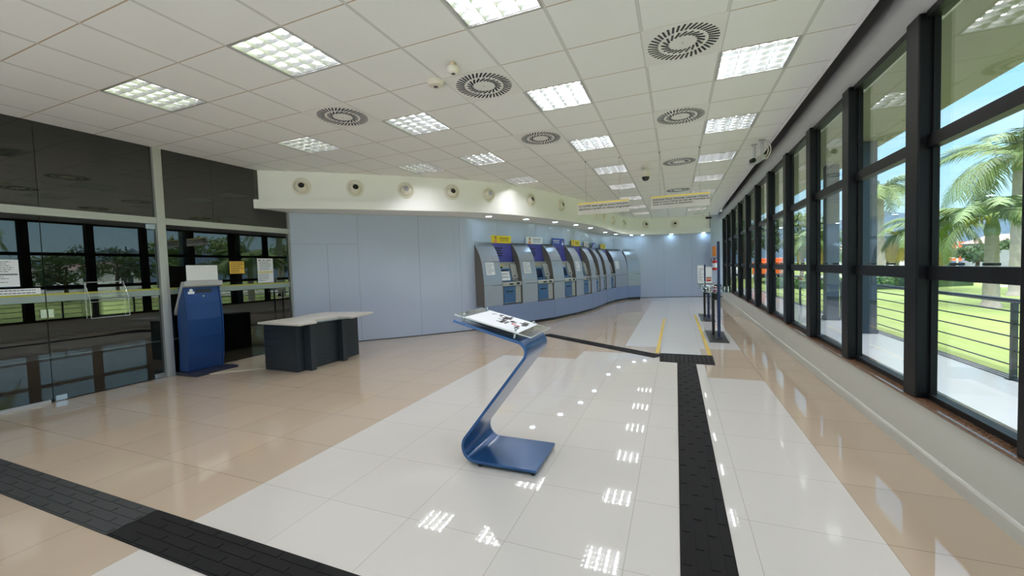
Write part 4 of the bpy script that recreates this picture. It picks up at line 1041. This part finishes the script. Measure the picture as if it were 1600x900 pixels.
# ================================================================== WRITING TABLES BY THE WINDOWS
def make_table(x0, x1, ya, yb, zt):
    o = empty('writing_table', ((x0 + x1) / 2, (ya + yb) / 2, 0)); cx, cy = o.location.x, o.location.y
    q = MB(); q.prism([(-0.155, -(yb - ya) / 2 + 0.02), (0.155, -(yb - ya) / 2), (0.165, (yb - ya) / 2 - 0.06), (0.12, (yb - ya) / 2), (-0.15, (yb - ya) / 2)], lambda u, v, k: (u, v, k), (0.0, 0.016)); q.build('base_plate', M['black'], o, bevel=0.004)
    for dx_, dy_, m in ((-0.035, 0.12, M['black']), (0.035, -0.18, M['polebluedark'])):
        q = MB(); q.tube([(dx_, dy_, 0.016), (dx_, dy_, zt - 0.10)], 0.027, 14); q.build('column', m, o, smooth=True)
    q = MB(); q.lathe([(0.045, 0), (0.05, 0.02), (0.05, 0.10), (0.04, 0.12)], 14, M=Matrix.Translation((-0.02, 0.0, zt - 0.26))); q.box((0.04, 0.0, zt - 0.2), (0.14, 0.03, 0.02)); q.build('clamp', M['black'], o)
    q = MB(); q.bb((-0.21, -0.34, zt - 0.105), (0.30, 0.36, zt - 0.093)); q.build('lower_shelf', M['tableglass'], o, bevel=0.002)
    q = MB(); q.bb((-0.21, -0.34, zt), (0.23, 0.34, zt + 0.01)); q.build('glass_top', M['tableglass'], o, bevel=0.002)
    for (a, b) in ((-0.13, -0.30), (0.18, -0.30), (-0.13, 0.30), (0.18, 0.30)):
        q = MB(); q.tube([(a, b, zt - 0.093), (a, b, zt)], 0.009, 10); q.build('spacer', M['steel'], o)
    return o
t1 = make_table(0.52, 0.85, 7.80, 9.10, 0.955); tag(t1, 'nearer glass writing table on a black base plate by the windows', 'table', 'glass writing tables')
q = MB(); q.tube([(0.02, 0.05, 0.86), (0.02, 0.05, 1.78)], 0.022, 12)
o = empty('sign_pole', (0.71, 8.12, 0)); q = MB(); q.tube([(0, 0, 0.018), (0, 0, 1.77)], 0.024, 14); q.build('pole', M['polebluedark'], o, smooth=True); q = MB(); q.lathe([(0.06, 0.0165), (0.06, 0.03), (0.026, 0.04)], 16); q.build('collar', M['black'], o); tag(o, 'tall navy pole rising through the nearer writing table', 'pole')
t2 = make_table(0.535, 0.87, 10.55, 12.0, 0.86); tag(t2, 'farther glass writing table on a black base plate, holding leaflets', 'table', 'glass writing tables')
def leaflet_rack(loc, wd, h, lab, col, fig):
    o = empty('leaflet_stand', loc)
    q = MB(); q.bb((-wd / 2, -0.006, 0), (wd / 2, 0.006, h)); q.build('back', M['signwhite'], o)
    q = MB(); q.bb((-wd / 2 + 0.012, -0.012, 0.03), (wd / 2 - 0.012, -0.006, h - 0.03)); q.build('leaflet', col, o)
    q = MB(); q.bb((-wd / 2, -0.07, 0), (wd / 2, 0.05, 0.012)); q.bb((-wd / 2, -0.07, 0.0), (wd / 2, -0.066, 0.07)); q.build('foot', M['acryledge'], o)
    if fig:
        q = MB()
        for x in (-0.025, 0.03):
            q.lathe([(0.030, 0), (0.030, 0.001)], 12, 1, M=Matrix.Translation((x, -0.0125, 0.14)) @ Matrix.Rotation(PI / 2, 4, 'X')); q.lathe([(0.022, 0), (0.022, 0.002)], 12, 0, M=Matrix.Translation((x, -0.0125, 0.13)) @ Matrix.Rotation(PI / 2, 4, 'X'))
        q.bb((-0.05, -0.0135, 0.05), (0.055, -0.0125, 0.105), 2); q.build('picture', [M['skin'], M['hair'], M['red']], o)
    else:
        q = MB(); lines(q, -wd / 2 + 0.02, wd / 2 - 0.02, 0.08, h - 0.06, 9, -0.013, 0, seed=3); q.build('print', M['ink'], o)
    return tag(o, lab, 'leaflet stand', 'leaflet stands on the far table')
leaflet_rack((0.575, 11.05, 0.871), 0.15, 0.46, 'tall white leaflet stand at the left end of the farther writing table', M['paper'], False)
leaflet_rack((0.745, 11.05, 0.871), 0.15, 0.42, 'white leaflet with two people printed on it, on the farther writing table', M['paper'], True)
o = empty('leaflet_divider', (0.66, 11.06, 0.871)); q = MB(); q.bb((-0.018, -0.02, 0), (0.018, 0.02, 0.475)); q.build('post', M['polebluedark'], o); q = MB(); q.bb((-0.06, -0.05, 0), (0.06, 0.05, 0.02)); q.build('foot', M['black'], o); tag(o, 'short navy post between the two leaflet stands', 'post')
o = empty('pen_tray', (0.70, 8.30, 0.966)); q = MB(); q.bb((-0.06, -0.1, 0), (0.06, 0.1, 0.03)); q.build('tray', M['black'], o, bevel=0.006)
q = MB(); q.tube([(-0.02, -0.02, 0.03), (0.05, 0.05, 0.07)], 0.006, 8); q.build('pen', M['ink'], o); tag(o, 'black pen tray on the nearer glass writing table', 'pen tray')
o = empty('form_pad', (0.58, 8.25, 0.966)); q = MB(); q.bb((-0.06, -0.09, 0), (0.06, 0.09, 0.012)); q.build('pages', M['paper'], o); q = MB(); q.bb((-0.06, 0.075, 0.012), (0.06, 0.092, 0.018)); q.build('binding', M['ink'], o); tag(o, 'white pad of forms on the nearer glass writing table', 'pad')

# fire extinguisher and its sign
o = empty('fire_extinguisher', (1.43, 17.96, 1.08))
q = MB(); q.lathe([(0.075, 0.0), (0.082, 0.02), (0.082, 0.33), (0.07, 0.375), (0.035, 0.40), (0.03, 0.42)], 24); q.build('cylinder', M['red'], o, smooth=True)
q = MB(); q.lathe([(0.0835, 0.10), (0.0835, 0.28)], 24, ends=False); q.build('paper_label', M['paper'], o, smooth=True)
q = MB(); q.lathe([(0.026, 0.42), (0.026, 0.46)], 12); q.box((0.03, -0.02, 0.475), (0.13, 0.022, 0.014), rz=-0.5); q.box((0.03, -0.02, 0.505), (0.14, 0.02, 0.012), rz=-0.5); q.build('valve', M['black'], o)
q = MB(); q.tube([(-0.02, 0, 0.45), (-0.08, -0.01, 0.50), (-0.12, -0.02, 0.47), (-0.125, -0.03, 0.35)], 0.010, 8); q.build('hose', M['black'], o, smooth=True)
q = MB(); q.box((0, 0.085, 0.38), (0.05, 0.02, 0.08)); q.build('bracket', M['black'], o)
tag(o, 'red fire extinguisher on the blue wall end by the windows', 'fire extinguisher')
o = empty('extinguisher_sign', (1.43, 18.045, 1.63)); q = MB(); q.bb((-0.065, -0.006, 0), (0.065, 0.0, 0.40)); q.build('board', M['orange'], o)
q = MB(); q.bb((-0.05, -0.008, 0.03), (0.05, -0.006, 0.37)); q.build('panel', mat('amber_panel', (238, 150, 60), 0.5), o)
q = MB(); lines(q, -0.022, 0.022, 0.05, 0.35, 9, -0.009, 0, 0.9, 3); q.build('print', M['red'], o)
tag(o, 'tall narrow orange sign above the fire extinguisher', 'sign')

# ================================================================== OUTDOORS
def slopebox(name, u0, u1, z0, z1, m):
    q = MB(); q.prism([(u0, z0), (u1, z0), (u1, z1), (u0, z1)], lambda u, v, k: (xw(k) + u, k, v), (YB - 3, YE + 6)); return st(q.build(name, m))
slopebox('veranda_floor', 0.18, 2.02, -0.14, -0.02, M['veranda'])
slopebox('eave', 0.20, 2.06, 3.52, 3.70, M['eave'])
q = MB()
for u in (1.90, 1.955, 2.01): q.prism([(u, -0.02), (u + 0.022, -0.02), (u + 0.022, -0.012), (u, -0.012)], lambda a, v, k: (xw(k) + a, k, v), (YB - 3, YE + 6))
st(q.build('trim_8', M['rail']))
q = MB(); q.bb((3.3, -45, -0.30), (150, 150, -0.10)); q.bb((-12, 24.5, -0.31), (3.3, 150, -0.11)); st(q.build('lawn', M['grass']))
rd = [Vector((-4, 53)), Vector((44, 5))]; q = MB(); ribbon(q, rd, -0.12, -0.085, 5.5); st(q.build('road', M['road']))
q = MB(); ribbon(q, [Vector((13.2, 24.6)), Vector((24.0, 22.0))], -0.12, -0.088, 1.3); st(q.build('path', M['road']))

for k, (y, lab) in enumerate(((9.55, 'nearer'), (11.45, 'farther'))):
    q = MB(); q.box((xw(y) + 1.72, y, 1.74), (0.24, 0.26, 3.56)); q.box((xw(y) + 1.72, y, 0.02), (0.28, 0.30, 0.08)); st(q.build('column_%d' % (k + 1), M['column'], bevel=0.01))
# railing
def rx(y): return xw(y) + 1.93
o = empty('railing', (rx(5), 5, 0))
def loc_(x, y, z): return (x - o.location.x, y - 5, z)
for i in range(14):
    y = -2.5 + 1.75 * i
    q = MB(); q.box(loc_(rx(y), y, 0.41), (0.05, 0.035, 0.86)); q.box(loc_(rx(y), y, -0.015), (0.10, 0.09, 0.012)); q.build('post', M['rail'], o)
ya, yb = -2.6, 20.4
for z, r in ((0.865, 0.027), (0.745, 0.009), (0.61, 0.009), (0.46, 0.009), (0.305, 0.009), (0.14, 0.009)):
    q = MB(); q.tube([loc_(rx(ya), ya, z), loc_(rx(yb), yb, z)], r, 8); q.build('top_rail' if r > 0.02 else 'rail', M['rail'], o, smooth=True)
tag(o, 'dark metal railing with thin horizontal bars along the veranda edge', 'railing')
o = empty('floodlight', (rx(14.6) + 0.25, 14.6, -0.10))
q = MB(); q.box((0, 0, 0.46), (0.06, 0.06, 0.92)); q.build('post', M['rail'], o)
q = MB(); q.lathe([(0.10, -0.05), (0.125, 0.0), (0.125, 0.05), (0.07, 0.06), (0.05, 0.03)], 20, M=Matrix.Translation((0, -0.05, 1.0)) @ Matrix.Rotation(PI / 2, 4, 'X')); q.build('lamp_head', M['offwhite'], o, smooth=True)
q = MB(); q.lathe([(0.05, 0.03), (0.05, 0.045)], 14, M=Matrix.Translation((0, -0.05, 1.0)) @ Matrix.Rotation(PI / 2, 4, 'X')); q.build('lens', M['black'], o)
tag(o, 'white round floodlight on a dark post just outside the railing', 'floodlight')

# palms
def frond_mesh(L, seed):
    r = random.Random(seed); q = MB(); n = 26; pts = []
    for i in range(n + 1):
        t = i / n; pts.append(Vector((L * (t - 0.18 * t ** 3), 0.10 * L * math.sin(t * 2.2) * 0.3, L * (0.42 * t - 0.86 * t * t))))
    q.tube([pts[i] for i in range(0, n + 1, 2)], [0.022 * (1 - 0.85 * i / n) for i in range(0, n + 1, 2)], 5)
    for i in range(3, n + 1):
        for k in range(2):
            for s in (-1, 1):
                t = (i - 0.5 * k) / n; p = pts[i] if k == 0 else (pts[i] + pts[i - 1]) / 2
                tg = (pts[min(i + 1, n)] - pts[i - 1]).normalized()
                ll = L * 0.30 * (math.sin(PI * (0.12 + 0.80 * t)) + 0.15) * r.uniform(0.8, 1.15)
                d = (tg * 0.62 + Vector((0, s, 0)) * 0.80 + Vector((0, 0, r.uniform(-0.35, 0.1)))).normalized()
                e = p + d * ll * 0.55 + Vector((0, 0, -0.06 * ll)); f = p + d * ll * 0.95 + Vector((0, 0, -0.38 * ll)); wv = tg * 0.022
                q.add([p - wv, p + wv, e + wv * 0.9, e - wv * 0.9, f], [(0, 1, 2, 3), (3, 2, 4)])
    return q
FR = {}
def palm(name_label, x, y, h, rad, L, nf=15, seed=1, yellow=3, lean=0.0, group='palms on the lawn'):
    r = random.Random(seed); o = empty('palm_tree', (x, y, -0.10))
    q = MB(); prof = [(rad * 1.35, 0.0), (rad * 1.1, 0.12)] + [(rad * (1.0 - 0.25 * i / 14) * (1.04 if i % 2 else 0.99), 0.15 + (h - 0.15) * i / 14) for i in range(15)]
    q.lathe(prof, 16); q.build('trunk', M['trunk'], o, smooth=True)
    q = MB(); q.lathe([(rad * 0.8, h - 0.02), (rad * 0.95, h + 0.12), (rad * 0.6, h + 0.5), (rad * 0.25, h + 0.75)], 14); q.build('crownshaft', M['shaft'], o, smooth=True)
    for i in range(nf):
        key = (round(L, 1), i % 3, i < yellow)
        az = 2 * PI * i / nf * 1.0 + r.uniform(-0.25, 0.25); el = (-0.75 + r.uniform(-0.1, 0.1)) if i < yellow else r.uniform(-0.35, 0.75)
        if i < yellow: az = 2 * PI * (i + 0.3) / max(yellow, 1) + r.uniform(-0.5, 0.5)
        if key not in FR: f = FR[key] = frond_mesh(L, i % 3).build('frond', M['frondy'] if i < yellow else M['frond'], o)
        else:
            f = FR[key].copy(); COL.objects.link(f); f.parent = o
        f.rotation_euler = (r.uniform(-0.3, 0.3), -el, az); f.location = (0.05 * math.cos(az), 0.05 * math.sin(az), h + 0.45)
    return tag(o, name_label, 'palm tree', group)
palm('nearest lawn palm, thick low crown, trunk bare behind the railing', 8.13, 15.4, 2.0, 0.17, 1.75, 15, 3, 0)
palm('tall palm at the photo\'s right edge, its fronds highest of all', 11.0, 19.55, 4.3, 0.22, 2.5, 17, 5, 0)
palm('short palm with yellow lower fronds, at the hedge end beside the dark window post', 10.36, 23.39, 2.25, 0.2, 1.9, 14, 8, 3)
palm('tall pale-trunked palm against the mountain, between two window posts', 11.44, 31.0, 5.0, 0.22, 2.5, 15, 11, 1)
palm('small yellow-leaved palm standing behind the tall pale-trunked palm', 13.2, 33.5, 2.3, 0.15, 1.8, 12, 14, 6)
palm('small palm before the dark trees, left of the pale-trunked palm', 7.6, 29.0, 2.1, 0.18, 1.9, 13, 17, 3)
palm('palm beyond the frame whose fronds mirror in the top of the glass door', 11.5, 6.1, 3.3, 0.2, 2.0, 15, 21, 2)

# leafy trees and hedges
def leaves(q, c, rad, n, size, r, z0=-1e9):
    for _ in range(n):
        v = Vector((r.gauss(0, 1), r.gauss(0, 1), r.gauss(0, 1))).normalized() * (r.uniform(0.55, 1.0))
        p = Vector((c[0] + v.x * rad[0], c[1] + v.y * rad[1], c[2] + v.z * rad[2]))
        if p.z < z0: continue
        a = Vector((r.gauss(0, 1), r.gauss(0, 1), r.gauss(0, 1))).normalized(); b = a.cross(v).normalized(); s = size * r.uniform(0.6, 1.3)
        q.add([p - a * s, p + b * s * 0.5, p + a * s, p - b * s * 0.5], [(0, 1, 2, 3)])
def tree(label, x, y, h, wd, m, seed, n=1500):
    r = random.Random(seed); o = empty('leafy_tree', (x, y, -0.1))
    q = MB(); q.tube([(0, 0, 0), (0.08, 0, h * 0.35), (0.0, 0.1, h * 0.7)], [0.16, 0.12, 0.05], 9)
    for i in range(5):
        a = r.uniform(0, 2 * PI); q.tube([(0.05, 0, h * 0.35), (math.cos(a) * wd * 0.35, math.sin(a) * wd * 0.35, h * r.uniform(0.55, 0.75))], [0.07, 0.02], 6)
    q.build('trunk', M['bark'], o, smooth=True)
    q = MB()
    for i in range(11):
        a = r.uniform(0, 2 * PI); d = wd * r.uniform(0.1, 0.42); zc = h * r.uniform(0.42, 0.84)
        leaves(q, (math.cos(a) * d, math.sin(a) * d, zc), (wd * 0.24, wd * 0.24, h * 0.15), n // 11, 0.16, r)
    q.build('foliage', m, o)
    return tag(o, label, 'tree', 'trees beyond the lawn')
TR = [('dark leafy tree behind the orange truck', 5.2, 38.5, 6.0, 4.4, 'leaf'), ('second dark leafy tree, right of the one behind the orange truck', 7.4, 40.0, 5.6, 4.4, 'leaf'),
      ('dark leafy tree with the widest crown, behind the small lawn palm', 9.4, 39.0, 5.5, 4.6, 'leaf2'), ('dark tree at the left edge of the lawn, seen between far window posts', 3.2, 37.0, 5.8, 4.2, 'leaf'),
      ('round mid green tree behind the road, right of the dark trees', 12.4, 46.0, 4.6, 4.0, 'leaf2'), ('low tree standing beside the white houses', 22.0, 58.0, 2.9, 3.4, 'leaf'), ('low tree before the grey house', 22.6, 44.5, 2.3, 3.0, 'leaf'), ('dark tree between the grey house and the right edge', 26.5, 45.5, 2.9, 3.6, 'leaf'),
      ('big dark tree mirrored in the middle of the glass door', 30.0, 16.2, 3.9, 5.0, 'leaf'), ('big dark tree mirrored left of the aluminium glass-wall post', 32.0, 20.2, 4.8, 5.0, 'leaf'),
      ('leafy green tree mirrored in the glass behind the blue kiosk', 20.0, 18.6, 4.9, 4.4, 'leaf2'), ('leafy green tree mirrored in the glass left of the curved wall', 20.5, 23.0, 5.2, 4.6, 'leaf2'), ('leafy tree mirrored above the white notice with the yellow band', 22.0, 28.5, 5.2, 4.6, 'leaf2')]
for i, (lab, x, y, h, wd, m) in enumerate(TR): tree(lab, x, y, h, wd, M[m], 30 + i)
def hedge(label, p, q_, hh, wd, seed):
    r = random.Random(seed); o = empty('clipped_hedge', (p[0], p[1], -0.1)); L = math.hypot(q_[0] - p[0], q_[1] - p[1]); o.rotation_euler = (0, 0, math.atan2(q_[1] - p[1], q_[0] - p[0]))
    b = MB(); n = int(L / 0.5)
    for i in range(n): leaves(b, (0.25 + i * L / n, r.uniform(-0.1, 0.1), hh * 0.5), (0.42, wd * 0.5, hh * 0.52 * r.uniform(0.85, 1.15)), 190, 0.07, r, 0.0)
    b.build('foliage', M['hedge'], o)
    b = MB(); b.bb((0.1, -wd * 0.28, 0), (L - 0.1, wd * 0.28, hh * 0.72)); b.build('inner_branches', M['leaf'], o)
    return tag(o, label, 'hedge', 'clipped hedges')
hedge('clipped green hedge across the lawn behind the railing', (8.2, 23.6), (13.0, 26.2), 0.75, 1.1, 3)
hedge('low hedge in front of the dark trees and the small palm', (4.6, 25.6), (7.7, 23.6), 0.7, 1.0, 4)

# houses, vehicles, street poles
def face(ang): return math.radians(-ang)
def house(label, x, y, wd, dp, h, m, roof=None, wins=2, rz=0.0, door=False):
    o = empty('house', (x, y, -0.1), rz)
    q = MB(); q.bb((-wd / 2, 0, 0), (wd / 2, dp, h)); q.build('wall', M[m], o)
    q = MB()
    if roof == 'hip': q.add([(-wd / 2 - .3, -.3, h), (wd / 2 + .3, -.3, h), (wd / 2 + .3, dp + .3, h), (-wd / 2 - .3, dp + .3, h), (-wd / 4, dp / 2, h + 0.9), (wd / 4, dp / 2, h + 0.9)], [(0, 1, 5, 4), (1, 2, 5), (2, 3, 4, 5), (3, 0, 4), (0, 3, 2, 1)])
    else: q.bb((-wd / 2 - 0.12, -0.12, h), (wd / 2 + 0.12, dp + 0.12, h + 0.18))
    q.build('roof', M['rooftile'] if roof == 'hip' else M['housewhite'] if m != 'houseorange' else M['houseorange'], o)
    for i in range(wins):
        xx = -wd / 2 + wd * (i + 0.5) / wins
        q = MB(); q.bb((xx - 0.5, -0.03, h * 0.38), (xx + 0.5, 0.02, h * 0.76)); wv = q.build('window', M['winDark'], o)
        q = MB(); q.bb((xx - 0.56, -0.05, h * 0.34), (xx + 0.56, -0.01, h * 0.38)); q.bb((xx - 0.02, -0.05, h * 0.38), (xx + 0.02, -0.03, h * 0.76)); q.build('window_frame', M['housewhite'], wv)
    if door:
        q = MB(); q.bb((wd * 0.36, -0.03, 0), (wd * 0.36 + 0.9, 0.02, 2.0)); q.build('door', M['winDark'], o)
    return tag(o, label, 'house', 'houses beyond the road')
house('orange house behind the palms, beyond the road', 34.0, 72.0, 7.0, 6.0, 2.95, 'houseorange', None, 3, face(25), True)
house('long white house beyond the road, left of the orange house', 23.0, 66.5, 7.0, 6.0, 2.7, 'housewhite', 'hip', 3, face(19.5))
house('small white house next to the orange house, under the mountain', 28.0, 70.6, 3.2, 5.0, 2.5, 'housewhite', None, 2, face(22))
house('grey house with a dull tiled roof, right of the orange house', 30.0, 53.5, 7.0, 6.0, 2.5, 'housegrey', 'hip', 2, face(28))
house('pale house at the photo\'s right edge behind the palms', 39.0, 60.0, 8.0, 6.0, 2.9, 'housewhite', 'hip', 3, face(32))
house('low white house mirrored in the glass door', 46.0, 24.0, 9.0, 6.0, 2.8, 'housewhite', 'hip', 3, face(62))
def car(label, x, y, rz, m):
    o = empty('parked_car', (x, y, -0.09), rz)
    q = MB(); q.prism([(-2.0, 0.25), (2.0, 0.25), (2.02, 0.62), (1.85, 0.78), (1.05, 0.86), (0.45, 1.36), (-1.05, 1.38), (-1.75, 0.92), (-2.02, 0.80)], lambda u, v, k: (u, k, v), (-0.82, 0.82)); q.build('body', M[m], o, bevel=0.06)
    q = MB(); q.prism([(0.92, 0.88), (0.42, 1.30), (-1.0, 1.32), (-1.55, 0.92)], lambda u, v, k: (u, k, v), (-0.835, 0.835)); q.build('windows', M['winDark'], o)
    for a in (-1.25, 1.25):
        for b in (-0.74, 0.74):
            q = MB(); q.lathe([(0.2, -0.1), (0.31, -0.09), (0.31, 0.09), (0.2, 0.1)], 16, M=Matrix.Translation((a, b, 0.31)) @ Matrix.Rotation(PI / 2, 4, 'X')); q.build('wheel', M['tyre'], o, smooth=True)
    return tag(o, label, 'car', 'cars on the road')
car('blue-grey car parked before the orange house', 25.0, 55.5, -0.45, 'carblue'); car('white car on the road behind the orange truck', 4.4, 46.5, -0.79, 'carwhite')
car('white car on the road, mirrored in the glass wall', 33.5, 17.5, -0.79, 'carwhite')
o = empty('orange_truck', (6.1, 33.0, -0.10), math.radians(75))
q = MB(); q.prism([(-0.1, 0.5), (1.5, 0.5), (1.5, 1.2), (1.25, 2.0), (-0.1, 2.0)], lambda u, v, k: (u, k, v), (-0.9, 0.9)); q.build('cab', M['truckorange'], o, bevel=0.05)
q = MB(); q.prism([(0.35, 1.3), (1.42, 1.3), (1.2, 1.9), (0.35, 1.9)], lambda u, v, k: (u, k, v), (-0.915, 0.915)); q.build('windows', M['winDark'], o)
q = MB(); q.bb((-3.2, -0.95, 0.75), (-0.15, 0.95, 1.7)); q.build('load_bed', M['truckorange'], o, bevel=0.03)
q = MB(); q.bb((-3.2, -0.4, 0.45), (1.3, 0.4, 0.72)); q.build('chassis', M['black'], o)
for a in (-2.4, 0.8):
    for b in (-0.8, 0.8):
        q = MB(); q.lathe([(0.25, -0.12), (0.42, -0.11), (0.42, 0.11), (0.25, 0.12)], 18, M=Matrix.Translation((a, b, 0.42)) @ Matrix.Rotation(PI / 2, 4, 'X')); q.build('wheel', M['tyre'], o, smooth=True)
o.scale = (0.82, 0.82, 0.82)
tag(o, 'orange truck parked beyond the lawn, seen through far windows', 'truck')
for x, y, h, lab in ((26.0, 54.0, 4.4, 'thin street pole in front of the orange house'), (21.2, 56.2, 3.4, 'thin street pole in front of the white house'), (34.5, 60.5, 9.0, 'tall thin street pole above the palms')):
    o = empty('street_pole', (x, y, -0.1)); q = MB(); q.tube([(0, 0, 0), (0, 0, h)], [0.09, 0.05], 10); q.build('pole', M['concretepole'], o, smooth=True); q = MB(); q.box((0, 0, h - 0.3), (1.2, 0.08, 0.08)); q.build('cross_arm', M['concretepole'], o); tag(o, lab, 'pole', 'street poles')

# forested mountains
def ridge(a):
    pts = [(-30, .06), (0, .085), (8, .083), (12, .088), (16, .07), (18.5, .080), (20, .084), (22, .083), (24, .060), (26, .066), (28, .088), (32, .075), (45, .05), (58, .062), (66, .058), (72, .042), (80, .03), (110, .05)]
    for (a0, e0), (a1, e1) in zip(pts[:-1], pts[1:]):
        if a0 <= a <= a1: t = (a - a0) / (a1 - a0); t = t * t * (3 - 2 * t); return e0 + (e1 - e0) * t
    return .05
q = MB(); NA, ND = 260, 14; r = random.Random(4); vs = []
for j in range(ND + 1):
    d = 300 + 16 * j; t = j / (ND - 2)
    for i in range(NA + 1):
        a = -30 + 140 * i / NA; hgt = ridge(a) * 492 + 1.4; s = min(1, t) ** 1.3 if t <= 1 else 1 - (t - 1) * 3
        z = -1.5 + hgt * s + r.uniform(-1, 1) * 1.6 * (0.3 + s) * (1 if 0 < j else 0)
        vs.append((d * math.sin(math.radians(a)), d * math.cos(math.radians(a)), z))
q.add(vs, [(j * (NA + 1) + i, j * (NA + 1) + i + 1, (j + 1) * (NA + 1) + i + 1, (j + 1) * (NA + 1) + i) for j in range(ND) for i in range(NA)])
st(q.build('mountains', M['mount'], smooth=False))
q = MB(); q.bb((-250, 150, -2.0), (420, 470, -0.5)); q.bb((150, -60, -2.0), (480, 150, -0.5)); st(q.build('ground_far', M['grass']))

# flush door joint and a small steel button in the curved wall
def on_wall(x, y):
    P = Vector((x, y)); i = min(range(len(wp) - 1), key=lambda i: (wp[i] - P).length); i = max(1, min(i, len(wp) - 2))
    t = (wp[i + 1] - wp[i - 1]).normalized(); p = wp[i] + t * (P - wp[i]).dot(t); return p, t, Vector((t.y, -t.x))
p, t, n = on_wall(-6.40, 6.11)
q = MB(); q.box((p.x + n.x * 0.002, p.y + n.y * 0.002, 1.0), (0.005, 0.006, 1.99), rz=math.atan2(t.y, t.x)); st(q.build('door_3', M['seam']))
p, t, n = on_wall(-6.022, 6.55)
o = empty('wall_button', (p.x + n.x * 0.003, p.y + n.y * 0.003, 1.037)); o.rotation_euler = Vector((n.x, n.y, 0)).to_track_quat('Z', 'Y').to_euler()
q = MB(); q.lathe([(0.020, 0), (0.020, 0.006), (0.014, 0.010)], 18); q.build('ring', M['steel'], o, smooth=True)
q = MB(); q.lathe([(0.011, 0.009), (0.010, 0.013)], 14); q.build('cap', M['acryledge'], o)
tag(o, 'small bright steel button on the curved wall above the reception desk', 'button')
